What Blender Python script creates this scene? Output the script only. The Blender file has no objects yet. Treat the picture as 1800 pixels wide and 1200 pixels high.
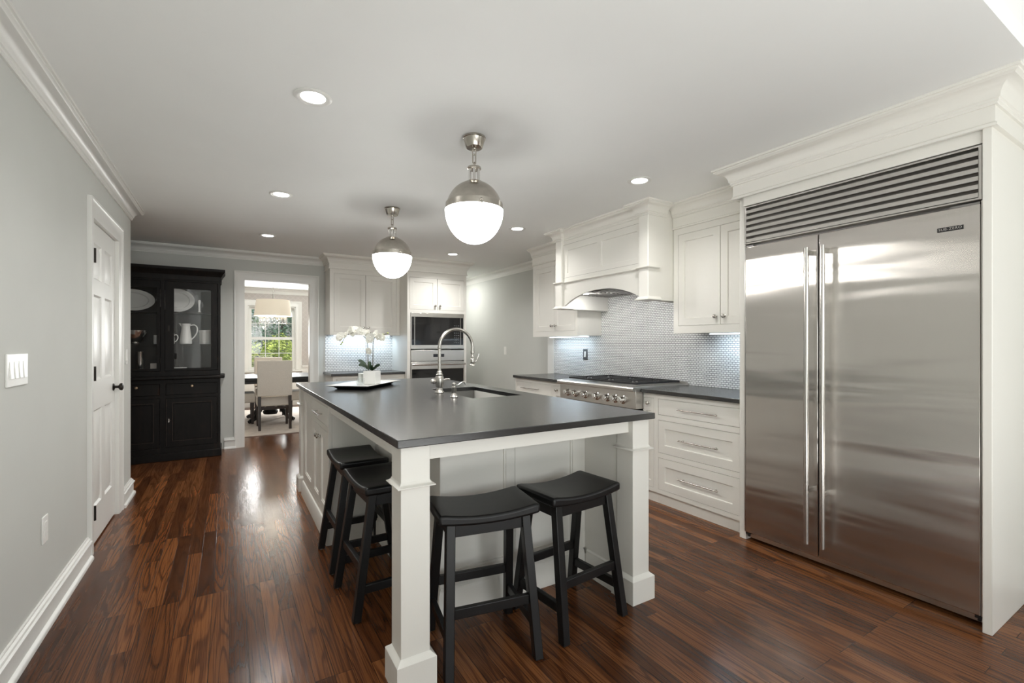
import bpy, bmesh, math, random
from math import sin, cos, pi, radians as R
from mathutils import Vector, Matrix, Euler
random.seed(7)
S = bpy.context.scene
COL = S.collection

# ------------------------------------------------------------------ camera, world, sun, big lights, exposure
cd = bpy.data.cameras.new('camera'); cam = bpy.data.objects.new('camera', cd); COL.objects.link(cam)
cam.location = (0, 0, 1.28); cam.rotation_euler = (R(90), 0, -0.54548)
cd.sensor_width = 36; cd.lens = 819.8 / 1800 * 36; cd.shift_y = 5.35 / 1800; cd.clip_start = .05; cd.clip_end = 300
S.camera = cam
S.view_settings.view_transform = 'Standard'; S.view_settings.look = 'None'
S.view_settings.exposure = 0.2; S.view_settings.gamma = 1; S.view_settings.use_curve_mapping = False
try:
    S.cycles.use_denoising = True; S.cycles.max_bounces = 12; S.cycles.diffuse_bounces = 8; S.cycles.glossy_bounces = 5
    S.cycles.transmission_bounces = 8; S.cycles.transparent_max_bounces = 12
    S.cycles.sample_clamp_indirect = 6; S.cycles.caustics_reflective = False; S.cycles.caustics_refractive = False
except Exception: pass
W = bpy.data.worlds.new('world'); S.world = W; W.use_nodes = True
wn = W.node_tree.nodes; bg = wn['Background']; sky = wn.new('ShaderNodeTexSky')
sky.sky_type = 'NISHITA'; sky.sun_disc = False; sky.sun_elevation = R(48); sky.sun_rotation = R(120); sky.air_density = .8; sky.dust_density = 2.5
W.node_tree.links.new(sky.outputs[0], bg.inputs[0]); bg.inputs[1].default_value = .16

def light(name, kind, loc, rot, energy, color=(1, 1, 1), **kw):
    d = bpy.data.lights.new(name, kind); o = bpy.data.objects.new(name, d); COL.objects.link(o)
    o.location = loc; o.rotation_euler = rot; d.energy = energy; d.color = color
    for k, v in kw.items(): setattr(d, k, v)
    return o
light('sun', 'SUN', (10, 5, 20), (R(38), R(12), R(25)), 3.2, (1, .95, .86), angle=.01)
# added fill lamps at invented windows behind the camera (panes stand just outside these)
FILL_TINT = (.972, 1, .985)
light('added_rear_fill', 'AREA', (.55, -4.1, 1.75), (R(90), 0, 0), 50, FILL_TINT, shape='RECTANGLE', size=1.7, size_y=2.0)
light('added_rear_fill', 'AREA', (2.6, -4.1, 1.75), (R(90), 0, 0), 28, FILL_TINT, shape='RECTANGLE', size=1.4, size_y=2.0)
light('added_side_fill', 'AREA', (4.75, -1.9, 1.75), (R(90), 0, R(90)), 8, FILL_TINT, shape='RECTANGLE', size=2.2, size_y=2.0)
# added uplight low behind the camera, no fixture; brightens the kitchen ceiling
light('added_uplight', 'AREA', (.8, -1.35, .05), (R(182), 0, 0), 88, FILL_TINT, shape='RECTANGLE', size=3.0, size_y=2.3)
light('daylight_dining_window', 'AREA', (.78, 10.78, 1.4), (R(-90), 0, 0), 55, (.98, 1, .98), shape='RECTANGLE', size=.85, size_y=1.2)
light('daylight_dining_window', 'AREA', (2.05, 10.78, 1.4), (R(-90), 0, 0), 55, (.98, 1, .98), shape='RECTANGLE', size=.85, size_y=1.2)

# ------------------------------------------------------------------ materials
def new_mat(name):
    m = bpy.data.materials.new(name); m.use_nodes = True
    nt = m.node_tree; b = nt.nodes['Principled BSDF']
    return m, nt, b, nt.nodes, nt.links
def coords(nt, scale=(1, 1, 1), kind='Object', rot=(0, 0, 0)):
    tc = nt.nodes.new('ShaderNodeTexCoord'); mp = nt.nodes.new('ShaderNodeMapping')
    mp.inputs['Scale'].default_value = scale; mp.inputs['Rotation'].default_value = rot
    nt.links.new(tc.outputs[kind], mp.inputs[0]); return mp.outputs[0]
def noise(nt, vec, scale=1, detail=4, rough=.5, dist=0, dim='3D'):
    n = nt.nodes.new('ShaderNodeTexNoise'); n.noise_dimensions = dim
    n.inputs['Scale'].default_value = scale; n.inputs['Detail'].default_value = detail
    n.inputs['Roughness'].default_value = rough; n.inputs['Distortion'].default_value = dist
    if vec is not None: nt.links.new(vec, n.inputs['Vector'])
    return n
def ramp(nt, fac, stops):
    r = nt.nodes.new('ShaderNodeValToRGB'); e = r.color_ramp.elements
    while len(e) < len(stops): e.new(.5)
    for i, (p, c) in enumerate(stops):
        e[i].position = p; e[i].color = (c, c, c, 1) if not hasattr(c, '__len__') else (*c[:3], 1)
    nt.links.new(fac, r.inputs[0]); return r.outputs[0]
def bump(nt, h, strength=.2, dist=.01, prev=None):
    b = nt.nodes.new('ShaderNodeBump'); b.inputs['Strength'].default_value = strength; b.inputs['Distance'].default_value = dist
    nt.links.new(h, b.inputs['Height'])
    if prev is not None: nt.links.new(prev, b.inputs['Normal'])
    return b.outputs[0]
def math_node(nt, op, a, b=None, c=None):
    n = nt.nodes.new('ShaderNodeMath'); n.operation = op
    for i, v in enumerate((a, b, c)):
        if v is None: continue
        if isinstance(v, (int, float)): n.inputs[i].default_value = v
        else: nt.links.new(v, n.inputs[i])
    return n.outputs[0]
def simple(name, col, rough=.5, metal=0, vary=.04, vscale=3, bmp=0, bscale=60, bdist=.002, spec=None, coat=0):
    m, nt, b, N, L = new_mat(name)
    v = coords(nt); n = noise(nt, v, vscale, 3)
    c0 = tuple(max(0, c * (1 - vary)) for c in col); c1 = tuple(min(1, c * (1 + vary)) for c in col)
    L.new(ramp(nt, n.outputs[0], [(.3, c0), (.7, c1)]), b.inputs['Base Color'])
    b.inputs['Roughness'].default_value = rough; b.inputs['Metallic'].default_value = metal
    if spec is not None: b.inputs['Specular IOR Level'].default_value = spec
    if coat: b.inputs['Coat Weight'].default_value = coat; b.inputs['Coat Roughness'].default_value = .1
    if bmp:
        n2 = noise(nt, v, bscale, 2); L.new(bump(nt, n2.outputs[0], bmp, bdist), b.inputs['Normal'])
    return m
def emissive(name, col, strength, base=(.9, .9, .88)):
    m, nt, b, N, L = new_mat(name)
    b.inputs['Base Color'].default_value = (*base, 1); b.inputs['Roughness'].default_value = .3
    b.inputs['Emission Color'].default_value = (*col, 1); b.inputs['Emission Strength'].default_value = strength
    return m
def thin_glass(name, tint=(1, 1, 1), amount=.08):
    m, nt, b, N, L = new_mat(name); N.remove(b); out = N['Material Output']
    t = N.new('ShaderNodeBsdfTransparent'); t.inputs[0].default_value = (*tint, 1)
    g = N.new('ShaderNodeBsdfGlossy'); g.inputs['Roughness'].default_value = .02
    f = N.new('ShaderNodeLayerWeight'); f.inputs['Blend'].default_value = .5
    mx = N.new('ShaderNodeMixShader')
    L.new(math_node(nt, 'MULTIPLY_ADD', math_node(nt, 'POWER', f.outputs['Facing'], 4.0), .6, .035 + amount * .2), mx.inputs[0]); L.new(t.outputs[0], mx.inputs[1]); L.new(g.outputs[0], mx.inputs[2])
    L.new(mx.outputs[0], out.inputs[0]); return m
def brushed(name, col, rough=.3, aniso=.9, wave=.0, wscale=(1, 1.5, 6)):
    m, nt, b, N, L = new_mat(name)
    b.inputs['Base Color'].default_value = (*col, 1); b.inputs['Metallic'].default_value = 1
    v = coords(nt, (500, 500, 3)); n = noise(nt, v, 1, 2)
    L.new(ramp(nt, n.outputs[0], [(.2, tuple(c * .97 for c in col)), (.8, tuple(min(1, c * 1.03) for c in col))]), b.inputs['Base Color'])
    b.inputs['Roughness'].default_value = rough; b.inputs['Anisotropic'].default_value = aniso
    t = N.new('ShaderNodeTangent'); t.direction_type = 'UV_MAP'; t.uv_map = 'UVMap'
    L.new(t.outputs[0], b.inputs['Tangent']); b.inputs['Anisotropic Rotation'].default_value = 0
    if wave:
        n2 = noise(nt, coords(nt, wscale), 1, 1.5, .45, .3)
        L.new(bump(nt, n2.outputs[0], wave, .05), b.inputs['Normal'])
    return m

M = {}
M['wall'] = simple('wall_paint', (.585, .595, .565), .75, vary=.012, bmp=.05, bscale=300)
M['ceiling'] = simple('ceiling_paint', (.875, .885, .87), .85, vary=.008, bmp=.04, bscale=250)
M['ceiling_bright'] = simple('ceiling_white', (.85, .85, .85), .85, vary=.008)
M['trim'] = simple('trim_paint', (.79, .79, .76), .38, vary=.01)
M['cab'] = simple('cabinet_paint', (.80, .785, .735), .36, vary=.012, vscale=2)
M['cab_in'] = simple('cabinet_carcass', (.30, .28, .25), .6)
M['black'] = simple('black_lacquer', (.008, .0078, .008), .36, vary=.3, vscale=8, bmp=.06, bscale=25, bdist=.003, spec=.36)
M['iron'] = simple('cast_iron', (.012, .012, .013), .55, bmp=.3, bscale=200)
M['rubber'] = simple('dark_plastic', (.015, .015, .016), .4)
M['nickel'] = simple('brushed_nickel', (.52, .50, .465), .27, 1, vary=.05, vscale=30)
M['chrome'] = simple('polished_nickel', (.72, .71, .69), .12, 1, vary=.03)
M['pewter'] = simple('antique_nickel', (.50, .47, .42), .24, 1, vary=.06, vscale=40)
M['bronze'] = simple('dark_bronze', (.03, .026, .022), .35, .8)
M['brass'] = simple('aged_pulls', (.45, .33, .22), .35, .8)
M['plastic'] = simple('white_plastic', (.80, .80, .77), .35, vary=.01)
M['china'] = simple('white_china', (.78, .78, .75), .15, vary=.02)
M['silver'] = simple('silverware', (.75, .74, .72), .12, 1)
M['steel'] = brushed('brushed_steel', (.63, .60, .565), .24, .96, .2, (1, .8, 6))
M['steel_flat'] = brushed('steel_trim', (.60, .58, .55), .28, .7)
M['steel_dark'] = brushed('steel_dark', (.28, .27, .26), .4, .5)
M['handle'] = simple('satin_steel_tube', (.62, .60, .57), .22, 1, vary=.04)
M['sink'] = brushed('sink_steel', (.24, .235, .22), .5, .3)
M['gray_plate'] = simple('gray_plate', (.10, .105, .11), .4)
M['glassblack'] = simple('black_glass', (.008, .008, .009), .06, vary=.1, spec=.6)
M['glass'] = thin_glass('pane_glass')
M['clearglass'] = thin_glass('tumbler_glass', (.97, .98, .98), .1)
M['crystal'] = thin_glass('crystal', (.93, .93, .92), .9)
M['globe'] = emissive('opal_globe', (1, .985, .95), 25)
M['diffuser'] = emissive('lamp_diffuser', (1, .98, .95), 14)
M['shade'] = emissive('drum_shade', (1, .82, .60), .22, (.85, .80, .70))
M['led'] = emissive('led_strip', (.75, .88, 1), 4)
M['display'] = simple('display', (.02, .02, .025), .15)
M['linen'] = simple('chair_linen', (.62, .575, .52), .9, vary=.04, vscale=80, bmp=.15, bscale=500)
M['espresso'] = simple('espresso_wood', (.022, .012, .008), .35, vary=.3, vscale=10)
M['rug'] = simple('rug_wool', (.52, .46, .41), .95, vary=.12, vscale=9, bmp=.4, bscale=400)
M['leaf'] = simple('orchid_leaf', (.012, .035, .012), .35, vary=.3, vscale=20)
M['stem'] = simple('orchid_stem', (.07, .06, .025), .5)
M['petal'] = simple('orchid_petal', (.86, .85, .78), .5, vary=.03)
M['bud'] = simple('orchid_bud', (.45, .50, .14), .5)
M['soil'] = simple('moss', (.03, .028, .02), .9)
M['trunk'] = simple('bark', (.09, .06, .04), .9)
M['fol_dark'] = simple('foliage_dark', (.10, .22, .13), .6, vary=.6, vscale=2)
M['fol_mid'] = simple('foliage_mid', (.20, .36, .17), .6, vary=.5, vscale=2)
M['fol_lime'] = simple('foliage_lime', (.45, .55, .10), .6, vary=.4, vscale=2)
M['lawn'] = simple('lawn', (.10, .17, .05), .9, vary=.3, vscale=4)
M['siding'] = simple('siding', (.55, .47, .42), .8)
M['hood_liner'] = brushed('hood_liner', (.30, .29, .28), .4, .3)
M['white_emboss'] = simple('white_ceramic_pot', (.74, .74, .72), .3, vary=.02)

def make_black_wood():
    m, nt, b, N, L = new_mat('black_hutch_paint')
    v = coords(nt, (6, 6, 1.2)); n = noise(nt, v, 4, 6, .6, .4)
    L.new(ramp(nt, n.outputs[0], [(.35, (.007, .0065, .006)), (.62, (.012, .010, .009)), (.78, (.028, .014, .009))]), b.inputs['Base Color'])
    b.inputs['Roughness'].default_value = .42; b.inputs['Specular IOR Level'].default_value = .15; L.new(bump(nt, n.outputs[0], .12, .004), b.inputs['Normal'])
    return m
M['hutch'] = make_black_wood()
M['worn'] = simple('worn_edge', (.07, .045, .03), .5, vary=.5, vscale=60)

def make_floor():
    m, nt, b, N, L = new_mat('stained_oak_strips')
    tc = N.new('ShaderNodeTexCoord'); sep = N.new('ShaderNodeSeparateXYZ'); L.new(tc.outputs['Object'], sep.inputs[0])
    cb = N.new('ShaderNodeCombineXYZ'); L.new(sep.outputs[1], cb.inputs[0]); L.new(sep.outputs[0], cb.inputs[1])
    br = N.new('ShaderNodeTexBrick'); L.new(cb.outputs[0], br.inputs['Vector'])
    br.offset = .37; br.offset_frequency = 3; br.squash = 1
    br.inputs['Color1'].default_value = (0, 0, 0, 1); br.inputs['Color2'].default_value = (1, 1, 1, 1); br.inputs['Mortar'].default_value = (0, 0, 0, 1)
    br.inputs['Scale'].default_value = 1; br.inputs['Mortar Size'].default_value = .0009; br.inputs['Mortar Smooth'].default_value = .1
    br.inputs['Brick Width'].default_value = .95; br.inputs['Row Height'].default_value = .070; br.inputs['Bias'].default_value = 0
    rnd = N.new('ShaderNodeSeparateColor'); L.new(br.outputs['Color'], rnd.inputs[0]); rv = rnd.outputs[0]
    # grain, shifted per board
    mp = N.new('ShaderNodeMapping'); mp.inputs['Scale'].default_value = (11, .85, 1); L.new(tc.outputs['Object'], mp.inputs[0])
    off = N.new('ShaderNodeCombineXYZ'); L.new(math_node(nt, 'MULTIPLY', rv, 37.0), off.inputs[2]); L.new(math_node(nt, 'MULTIPLY', rv, 11.0), off.inputs[1])
    add = N.new('ShaderNodeVectorMath'); add.operation = 'ADD'; L.new(mp.outputs[0], add.inputs[0]); L.new(off.outputs[0], add.inputs[1])
    n1 = noise(nt, add.outputs[0], 1.0, 1.2, .45, .25)
    rings = math_node(nt, 'FRACT', math_node(nt, 'MULTIPLY', n1.outputs[0], 10.0))
    rings = ramp(nt, rings, [(0, .2), (.12, .9), (.72, 1), (.9, .25), (1, .2)])
    mp2 = N.new('ShaderNodeMapping'); mp2.inputs['Scale'].default_value = (230, 3, 1); L.new(tc.outputs['Object'], mp2.inputs[0])
    n2 = noise(nt, mp2.outputs[0], 1.0, 3, .6)
    pores = ramp(nt, n2.outputs[0], [(.36, .25), (.52, 1.0)])
    g = math_node(nt, 'MULTIPLY', math_node(nt, 'MULTIPLY_ADD', rings, .36, .64), math_node(nt, 'MULTIPLY_ADD', pores, .4, .6))
    tone = math_node(nt, 'MULTIPLY_ADD', rv, .42, .60)
    val = math_node(nt, 'MULTIPLY', g, tone)
    n3 = noise(nt, coords(nt, (1.2, .5, 1)), 1.0, 2)
    val = math_node(nt, 'MULTIPLY', val, math_node(nt, 'MULTIPLY_ADD', n3.outputs[0], .6, .7))
    col = ramp(nt, val, [(0, (.007, .003, .002)), (.36, (.026, .0092, .0042)), (.66, (.092, .031, .0105)), (1, (.23, .088, .030))])
    mixm = N.new('ShaderNodeMix'); mixm.data_type = 'RGBA'; L.new(br.outputs['Fac'], mixm.inputs[0]); L.new(col, mixm.inputs[6]); mixm.inputs[7].default_value = (.006, .003, .002, 1)
    L.new(mixm.outputs[2], b.inputs['Base Color'])
    L.new(math_node(nt, 'MULTIPLY_ADD', g, -.10, .29), b.inputs['Roughness'])
    b.inputs['Specular IOR Level'].default_value = .30
    nb = noise(nt, coords(nt, (13, 4.5, 1)), 1.0, 2)
    h = math_node(nt, 'MULTIPLY_ADD', br.outputs['Fac'], -.6, math_node(nt, 'MULTIPLY_ADD', g, .10, math_node(nt, 'MULTIPLY', nb.outputs[0], 1.0)))
    L.new(bump(nt, h, .35, .004), b.inputs['Normal'])
    return m
M['floor'] = make_floor()

def make_stone():
    m, nt, b, N, L = new_mat('leathered_black_granite')
    v = coords(nt); n = noise(nt, v, 190, 3, .6); n2 = noise(nt, v, 45, 3, .6)
    L.new(ramp(nt, n.outputs[0], [(.35, (.007, .007, .0075)), (.6, (.016, .016, .0165)), (.75, (.045, .045, .045))]), b.inputs['Base Color'])
    L.new(math_node(nt, 'MULTIPLY_ADD', n2.outputs[0], .12, .17), b.inputs['Roughness'])
    b.inputs['IOR'].default_value = 1.8
    h = math_node(nt, 'ADD', n2.outputs[0], math_node(nt, 'MULTIPLY', n.outputs[0], .4))
    L.new(bump(nt, h, .16, .0015), b.inputs['Normal']); return m
M['stone'] = make_stone()

def make_tile(axis):
    m, nt, b, N, L = new_mat('mosaic_tile_' + axis)
    tc = N.new('ShaderNodeTexCoord'); sep = N.new('ShaderNodeSeparateXYZ'); L.new(tc.outputs['Object'], sep.inputs[0])
    cb = N.new('ShaderNodeCombineXYZ'); L.new(sep.outputs[1 if axis == 'y' else 0], cb.inputs[0]); L.new(sep.outputs[2], cb.inputs[1])
    br = N.new('ShaderNodeTexBrick'); L.new(cb.outputs[0], br.inputs['Vector']); br.offset = .5
    br.inputs['Color1'].default_value = (.86, .86, .86, 1); br.inputs['Color2'].default_value = (.96, .96, .955, 1); br.inputs['Mortar'].default_value = (.15, .155, .165, 1)
    br.inputs['Scale'].default_value = 1; br.inputs['Mortar Size'].default_value = .0021; br.inputs['Mortar Smooth'].default_value = .15
    br.inputs['Brick Width'].default_value = .0325 if axis == 'y' else .040; br.inputs['Row Height'].default_value = .0172 if axis == 'y' else .0240
    L.new(br.outputs['Color'], b.inputs['Base Color'])
    L.new(math_node(nt, 'MULTIPLY_ADD', br.outputs['Fac'], .6, .12), b.inputs['Roughness'])
    L.new(bump(nt, math_node(nt, 'SUBTRACT', 1.0, br.outputs['Fac']), .4, .001), b.inputs['Normal'])
    return m
M['tile_y'] = make_tile('y'); M['tile_x'] = make_tile('x')

def make_wallpaper():
    m, nt, b, N, L = new_mat('trellis_wallpaper')
    v = coords(nt, (14, 14, 14), rot=(0, R(45), 0))
    ck = N.new('ShaderNodeTexBrick'); ck.offset = 0; L.new(v, ck.inputs['Vector'])
    tc = N.new('ShaderNodeSeparateXYZ'); L.new(v, tc.inputs[0]); cb = N.new('ShaderNodeCombineXYZ'); L.new(tc.outputs[0], cb.inputs[0]); L.new(tc.outputs[2], cb.inputs[1]); L.new(cb.outputs[0], ck.inputs['Vector'])
    ck.inputs['Color1'].default_value = (.47, .435, .41, 1); ck.inputs['Color2'].default_value = (.48, .445, .42, 1); ck.inputs['Mortar'].default_value = (.53, .495, .468, 1)
    ck.inputs['Scale'].default_value = 1; ck.inputs['Brick Width'].default_value = 1; ck.inputs['Row Height'].default_value = 1; ck.inputs['Mortar Size'].default_value = .06
    L.new(ck.outputs['Color'], b.inputs['Base Color']); b.inputs['Roughness'].default_value = .8; return m
M['wallpaper'] = make_wallpaper()

# ------------------------------------------------------------------ mesh helpers
ORG = {}
def FXn(x): return lambda a, b, n: (x - n, a, b)      # a face looking towards -X   (a = Y, b = Z)
def FXp(x): return lambda a, b, n: (x + n, a, b)      # towards +X
def FYn(y): return lambda a, b, n: (a, y - n, b)      # towards -Y   (a = X, b = Z)
def FYp(y): return lambda a, b, n: (a, y + n, b)
def FZ(z): return lambda a, b, n: (a, b, z + n)

class MB:
    def __init__(s): s.v = []; s.f = []; s.sm = set()
    def add(s, verts, faces, smooth=False):
        k = len(s.v); s.v += [tuple(p) for p in verts]
        for f in faces:
            if smooth: s.sm.add(len(s.f))
            s.f.append(tuple(k + i for i in f))
        return s
    def box(s, x0, x1, y0, y1, z0, z1):
        v = [(x, y, z) for z in (z0, z1) for y in (y0, y1) for x in (x0, x1)]
        return s.add(v, [(0, 1, 3, 2), (4, 6, 7, 5), (0, 4, 5, 1), (2, 3, 7, 6), (0, 2, 6, 4), (1, 5, 7, 3)])
    def hexa(s, bot, top):
        return s.add(list(bot) + list(top), [(3, 2, 1, 0), (4, 5, 6, 7), (0, 1, 5, 4), (1, 2, 6, 5), (2, 3, 7, 6), (3, 0, 4, 7)])
    def bar(s, p, q, w, h=None, up=(0, 0, 1)):
        h = h or w; p, q = Vector(p), Vector(q); d = (q - p).normalized(); u = Vector(up)
        if abs(d.dot(u)) > .98: u = Vector((0, 1, 0))
        r = d.cross(u).normalized(); u = r.cross(d)
        c = [(-w / 2, -h / 2), (w / 2, -h / 2), (w / 2, h / 2), (-w / 2, h / 2)]
        return s.hexa([p + r * a + u * b for a, b in c], [q + r * a + u * b for a, b in c])
    def prism(s, poly, f, n0, n1):
        n = len(poly); v = [f(a, b, n0) for a, b in poly] + [f(a, b, n1) for a, b in poly]
        return s.add(v, [tuple(range(n)), tuple(range(2 * n - 1, n - 1, -1))] + [(i, (i + 1) % n, n + (i + 1) % n, n + i) for i in range(n)])
    def slab(s, f, a0, a1, b0, b1, n0, n1, holes=()):
        A = sorted({a0, a1} | {x for h in holes for x in h[:2]}); B = sorted({b0, b1} | {x for h in holes for x in h[2:]})
        A = [x for x in A if a0 <= x <= a1]; B = [x for x in B if b0 <= x <= b1]
        def solid(i, j):
            if not (0 <= i < len(A) - 1 and 0 <= j < len(B) - 1): return False
            ca, cb = (A[i] + A[i + 1]) / 2, (B[j] + B[j + 1]) / 2
            return not any(h[0] < ca < h[1] and h[2] < cb < h[3] for h in holes)
        key, vs, fs = {}, [], []
        def V(i, j, n):
            k = (i, j, n)
            if k not in key: key[k] = len(vs); vs.append(f(A[i], B[j], n0 if n == 0 else n1))
            return key[k]
        for i in range(len(A) - 1):
            for j in range(len(B) - 1):
                if not solid(i, j): continue
                fs.append((V(i, j, 1), V(i + 1, j, 1), V(i + 1, j + 1, 1), V(i, j + 1, 1)))
                fs.append((V(i, j, 0), V(i, j + 1, 0), V(i + 1, j + 1, 0), V(i + 1, j, 0)))
                for di, dj, e in ((-1, 0, ((i, j), (i, j + 1))), (1, 0, ((i + 1, j), (i + 1, j + 1))), (0, -1, ((i, j), (i + 1, j))), (0, 1, ((i, j + 1), (i + 1, j + 1)))):
                    if not solid(i + di, j + dj):
                        fs.append((V(*e[0], 0), V(*e[1], 0), V(*e[1], 1), V(*e[0], 1)))
        return s.add(vs, fs)
    def panel(s, f, a0, a1, b0, b1, t, panels=(), rec=.008, slope=.004, raised=0, bead=0):
        """a slab of thickness t with recessed (or raised) fields"""
        A = sorted({a0, a1} | {x for h in panels for x in h[:2]}); B = sorted({b0, b1} | {x for h in panels for x in h[2:]})
        key, vs, fs = {}, [], []
        def V(a, b, n):
            k = (round(a, 5), round(b, 5), round(n, 5))
            if k not in key: key[k] = len(vs); vs.append(f(a, b, n))
            return key[k]
        for i in range(len(A) - 1):
            for j in range(len(B) - 1):
                fs.append((V(A[i], B[j], 0), V(A[i], B[j + 1], 0), V(A[i + 1], B[j + 1], 0), V(A[i + 1], B[j], 0)))
                ca, cb = (A[i] + A[i + 1]) / 2, (B[j] + B[j + 1]) / 2
                if any(h[0] < ca < h[1] and h[2] < cb < h[3] for h in panels): continue
                fs.append((V(A[i], B[j], t), V(A[i + 1], B[j], t), V(A[i + 1], B[j + 1], t), V(A[i], B[j + 1], t)))
        for a, a2 in zip(A, A[1:]):
            for b in (b0, b1): fs.append((V(a, b, 0), V(a2, b, 0), V(a2, b, t), V(a, b, t)))
        for b, b2 in zip(B, B[1:]):
            for a in (a0, a1): fs.append((V(a, b, 0), V(a, b2, 0), V(a, b2, t), V(a, b, t)))
        for (p0, p1, q0, q1) in panels:
            loops = [(0, t)]
            if bead: loops += [(.0015, t - bead * .6), (bead * 1.6, t - bead * .6), (bead * 1.6 + .0015, t - rec)]
            else: loops += [(slope, t - rec)]
            if raised:
                o = loops[-1][0]; loops += [(o + .006, t - rec), (o + .006 + raised, t - .001)]
            prev = None
            for o, n in loops:
                q = [V(p0 + o, q0 + o, n), V(p1 - o, q0 + o, n), V(p1 - o, q1 - o, n), V(p0 + o, q1 - o, n)]
                if prev:
                    for i in range(4): fs.append((prev[i], prev[(i + 1) % 4], q[(i + 1) % 4], q[i]))
                prev = q
            fs.append(tuple(prev))
        return s.add(vs, fs)
    def lathe(s, prof, c=(0, 0, 0), axis='z', seg=32, smooth=True, closed=False):
        vs = []; n = len(prof)
        for r, h in prof:
            for k in range(seg):
                a = 2 * pi * k / seg; x, y = r * cos(a), r * sin(a)
                p = {'z': (x, y, h), 'x': (h, x, y), 'y': (x, h, y)}[axis]
                vs.append((c[0] + p[0], c[1] + p[1], c[2] + p[2]))
        fs = [(i * seg + k, i * seg + (k + 1) % seg, (i + 1) * seg + (k + 1) % seg, (i + 1) * seg + k) for i in range(n - 1) for k in range(seg)]
        s.add(vs, fs, smooth); base = len(s.v) - len(vs)
        if closed:
            for k in range(seg):
                s.f.append((base + (n - 1) * seg + k, base + (n - 1) * seg + (k + 1) % seg, base + (k + 1) % seg, base + k)); s.sm.add(len(s.f) - 1)
        else:
            if prof[0][0] > 1e-6: s.f.append(tuple(base + k for k in range(seg - 1, -1, -1)))
            if prof[-1][0] > 1e-6: s.f.append(tuple(base + (n - 1) * seg + k for k in range(seg)))
        return s
    def cyl(s, p, q, r, seg=20, r2=None):
        return s.tube([p, q], [r, r if r2 is None else r2], seg)
    def tube(s, pts, r, seg=12, closed=False):
        pts = [Vector(p) for p in pts]; n = len(pts); rr = r if hasattr(r, '__len__') else [r] * n
        vs = []; T = []
        for i in range(n):
            a = pts[(i - 1) % n] if closed or i > 0 else pts[i]; b = pts[(i + 1) % n] if closed or i < n - 1 else pts[i]
            T.append((b - a).normalized())
        u = Vector((0, 0, 1)) if abs(T[0].z) < .9 else Vector((1, 0, 0))
        for i in range(n):
            u = (u - T[i] * u.dot(T[i])); u.normalize(); w = T[i].cross(u)
            for k in range(seg):
                a = 2 * pi * k / seg; vs.append(pts[i] + (u * cos(a) + w * sin(a)) * rr[i])
        m = n if closed else n - 1
        fs = [(i * seg + k, i * seg + (k + 1) % seg, ((i + 1) % n) * seg + (k + 1) % seg, ((i + 1) % n) * seg + k) for i in range(m) for k in range(seg)]
        s.add(vs, fs, True)
        if not closed:
            b0 = len(s.v) - len(vs); s.f.append(tuple(b0 + k for k in range(seg - 1, -1, -1))); s.f.append(tuple(b0 + (n - 1) * seg + k for k in range(seg)))
        return s
    def sweep(s, prof, path, side=1):
        """moulding: prof = [(out, z)], path = plan points; out is to the right of travel when side = 1"""
        P = [Vector(p) for p in path]; n = len(P); m = len(prof); vs = []
        for i in range(n):
            ds = []
            if i > 0: ds.append((P[i] - P[i - 1]).normalized())
            if i < n - 1: ds.append((P[i + 1] - P[i]).normalized())
            ns = [Vector((d.y, -d.x)) * side for d in ds]
            k = ns[0] if len(ns) == 1 else (ns[0] + ns[1]) / (1 + ns[0].dot(ns[1]))
            for o, z in prof: vs.append((P[i].x + k.x * o, P[i].y + k.y * o, z))
        fs = [(i * m + j, i * m + (j + 1) % m, (i + 1) * m + (j + 1) % m, (i + 1) * m + j) for i in range(n - 1) for j in range(m)]
        fs += [tuple(range(m)), tuple((n - 1) * m + j for j in range(m - 1, -1, -1))]
        return s.add(vs, fs)
    def sphere(s, c, r, seg=16, rings=10, sc=(1, 1, 1)):
        pr = [(r * sin(pi * i / rings) * 1.0, -r * cos(pi * i / rings)) for i in range(rings + 1)]
        k = len(s.v); s.lathe([(max(a, 1e-7), b) for a, b in pr], (0, 0, 0), 'z', seg)
        for i in range(k, len(s.v)): x, y, z = s.v[i]; s.v[i] = (c[0] + x * sc[0], c[1] + y * sc[1], c[2] + z * sc[2])
        return s
    def build(s, name, mat, parent=None, bevel=0, smooth=False, uv=False, seg=2, sharp=35):
        o0 = Vector(ORG.get(parent.name, (0, 0, 0))) if parent else Vector((0, 0, 0))
        me = bpy.data.meshes.new(name); bm = bmesh.new()
        vs = [bm.verts.new(Vector(p) - o0) for p in s.v]
        for i, f in enumerate(s.f):
            try: fa = bm.faces.new([vs[k] for k in f])
            except ValueError: continue
            fa.smooth = smooth or i in s.sm
        bmesh.ops.remove_doubles(bm, verts=[v for v in bm.verts if False], dist=1e-6)
        bmesh.ops.recalc_face_normals(bm, faces=bm.faces[:])
        if uv:
            ul = bm.loops.layers.uv.new('UVMap')
            for fa in bm.faces:
                n = fa.normal; ax = max(range(3), key=lambda i: abs(n[i])); i, j = ((1, 2), (0, 2), (0, 1))[ax]
                for lp in fa.loops: lp[ul].uv = (lp.vert.co[i], lp.vert.co[j])
        bm.to_mesh(me); bm.free(); me.set_sharp_from_angle(angle=R(sharp))
        me.materials.append(M[mat] if isinstance(mat, str) else mat)
        o = bpy.data.objects.new(name, me); COL.objects.link(o)
        if parent: o.parent = parent; ORG[o.name] = tuple(o0)
        if bevel:
            b = o.modifiers.new('bevel', 'BEVEL'); b.width = bevel; b.segments = seg; b.limit_method = 'ANGLE'; b.angle_limit = R(40)
        return o

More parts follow.
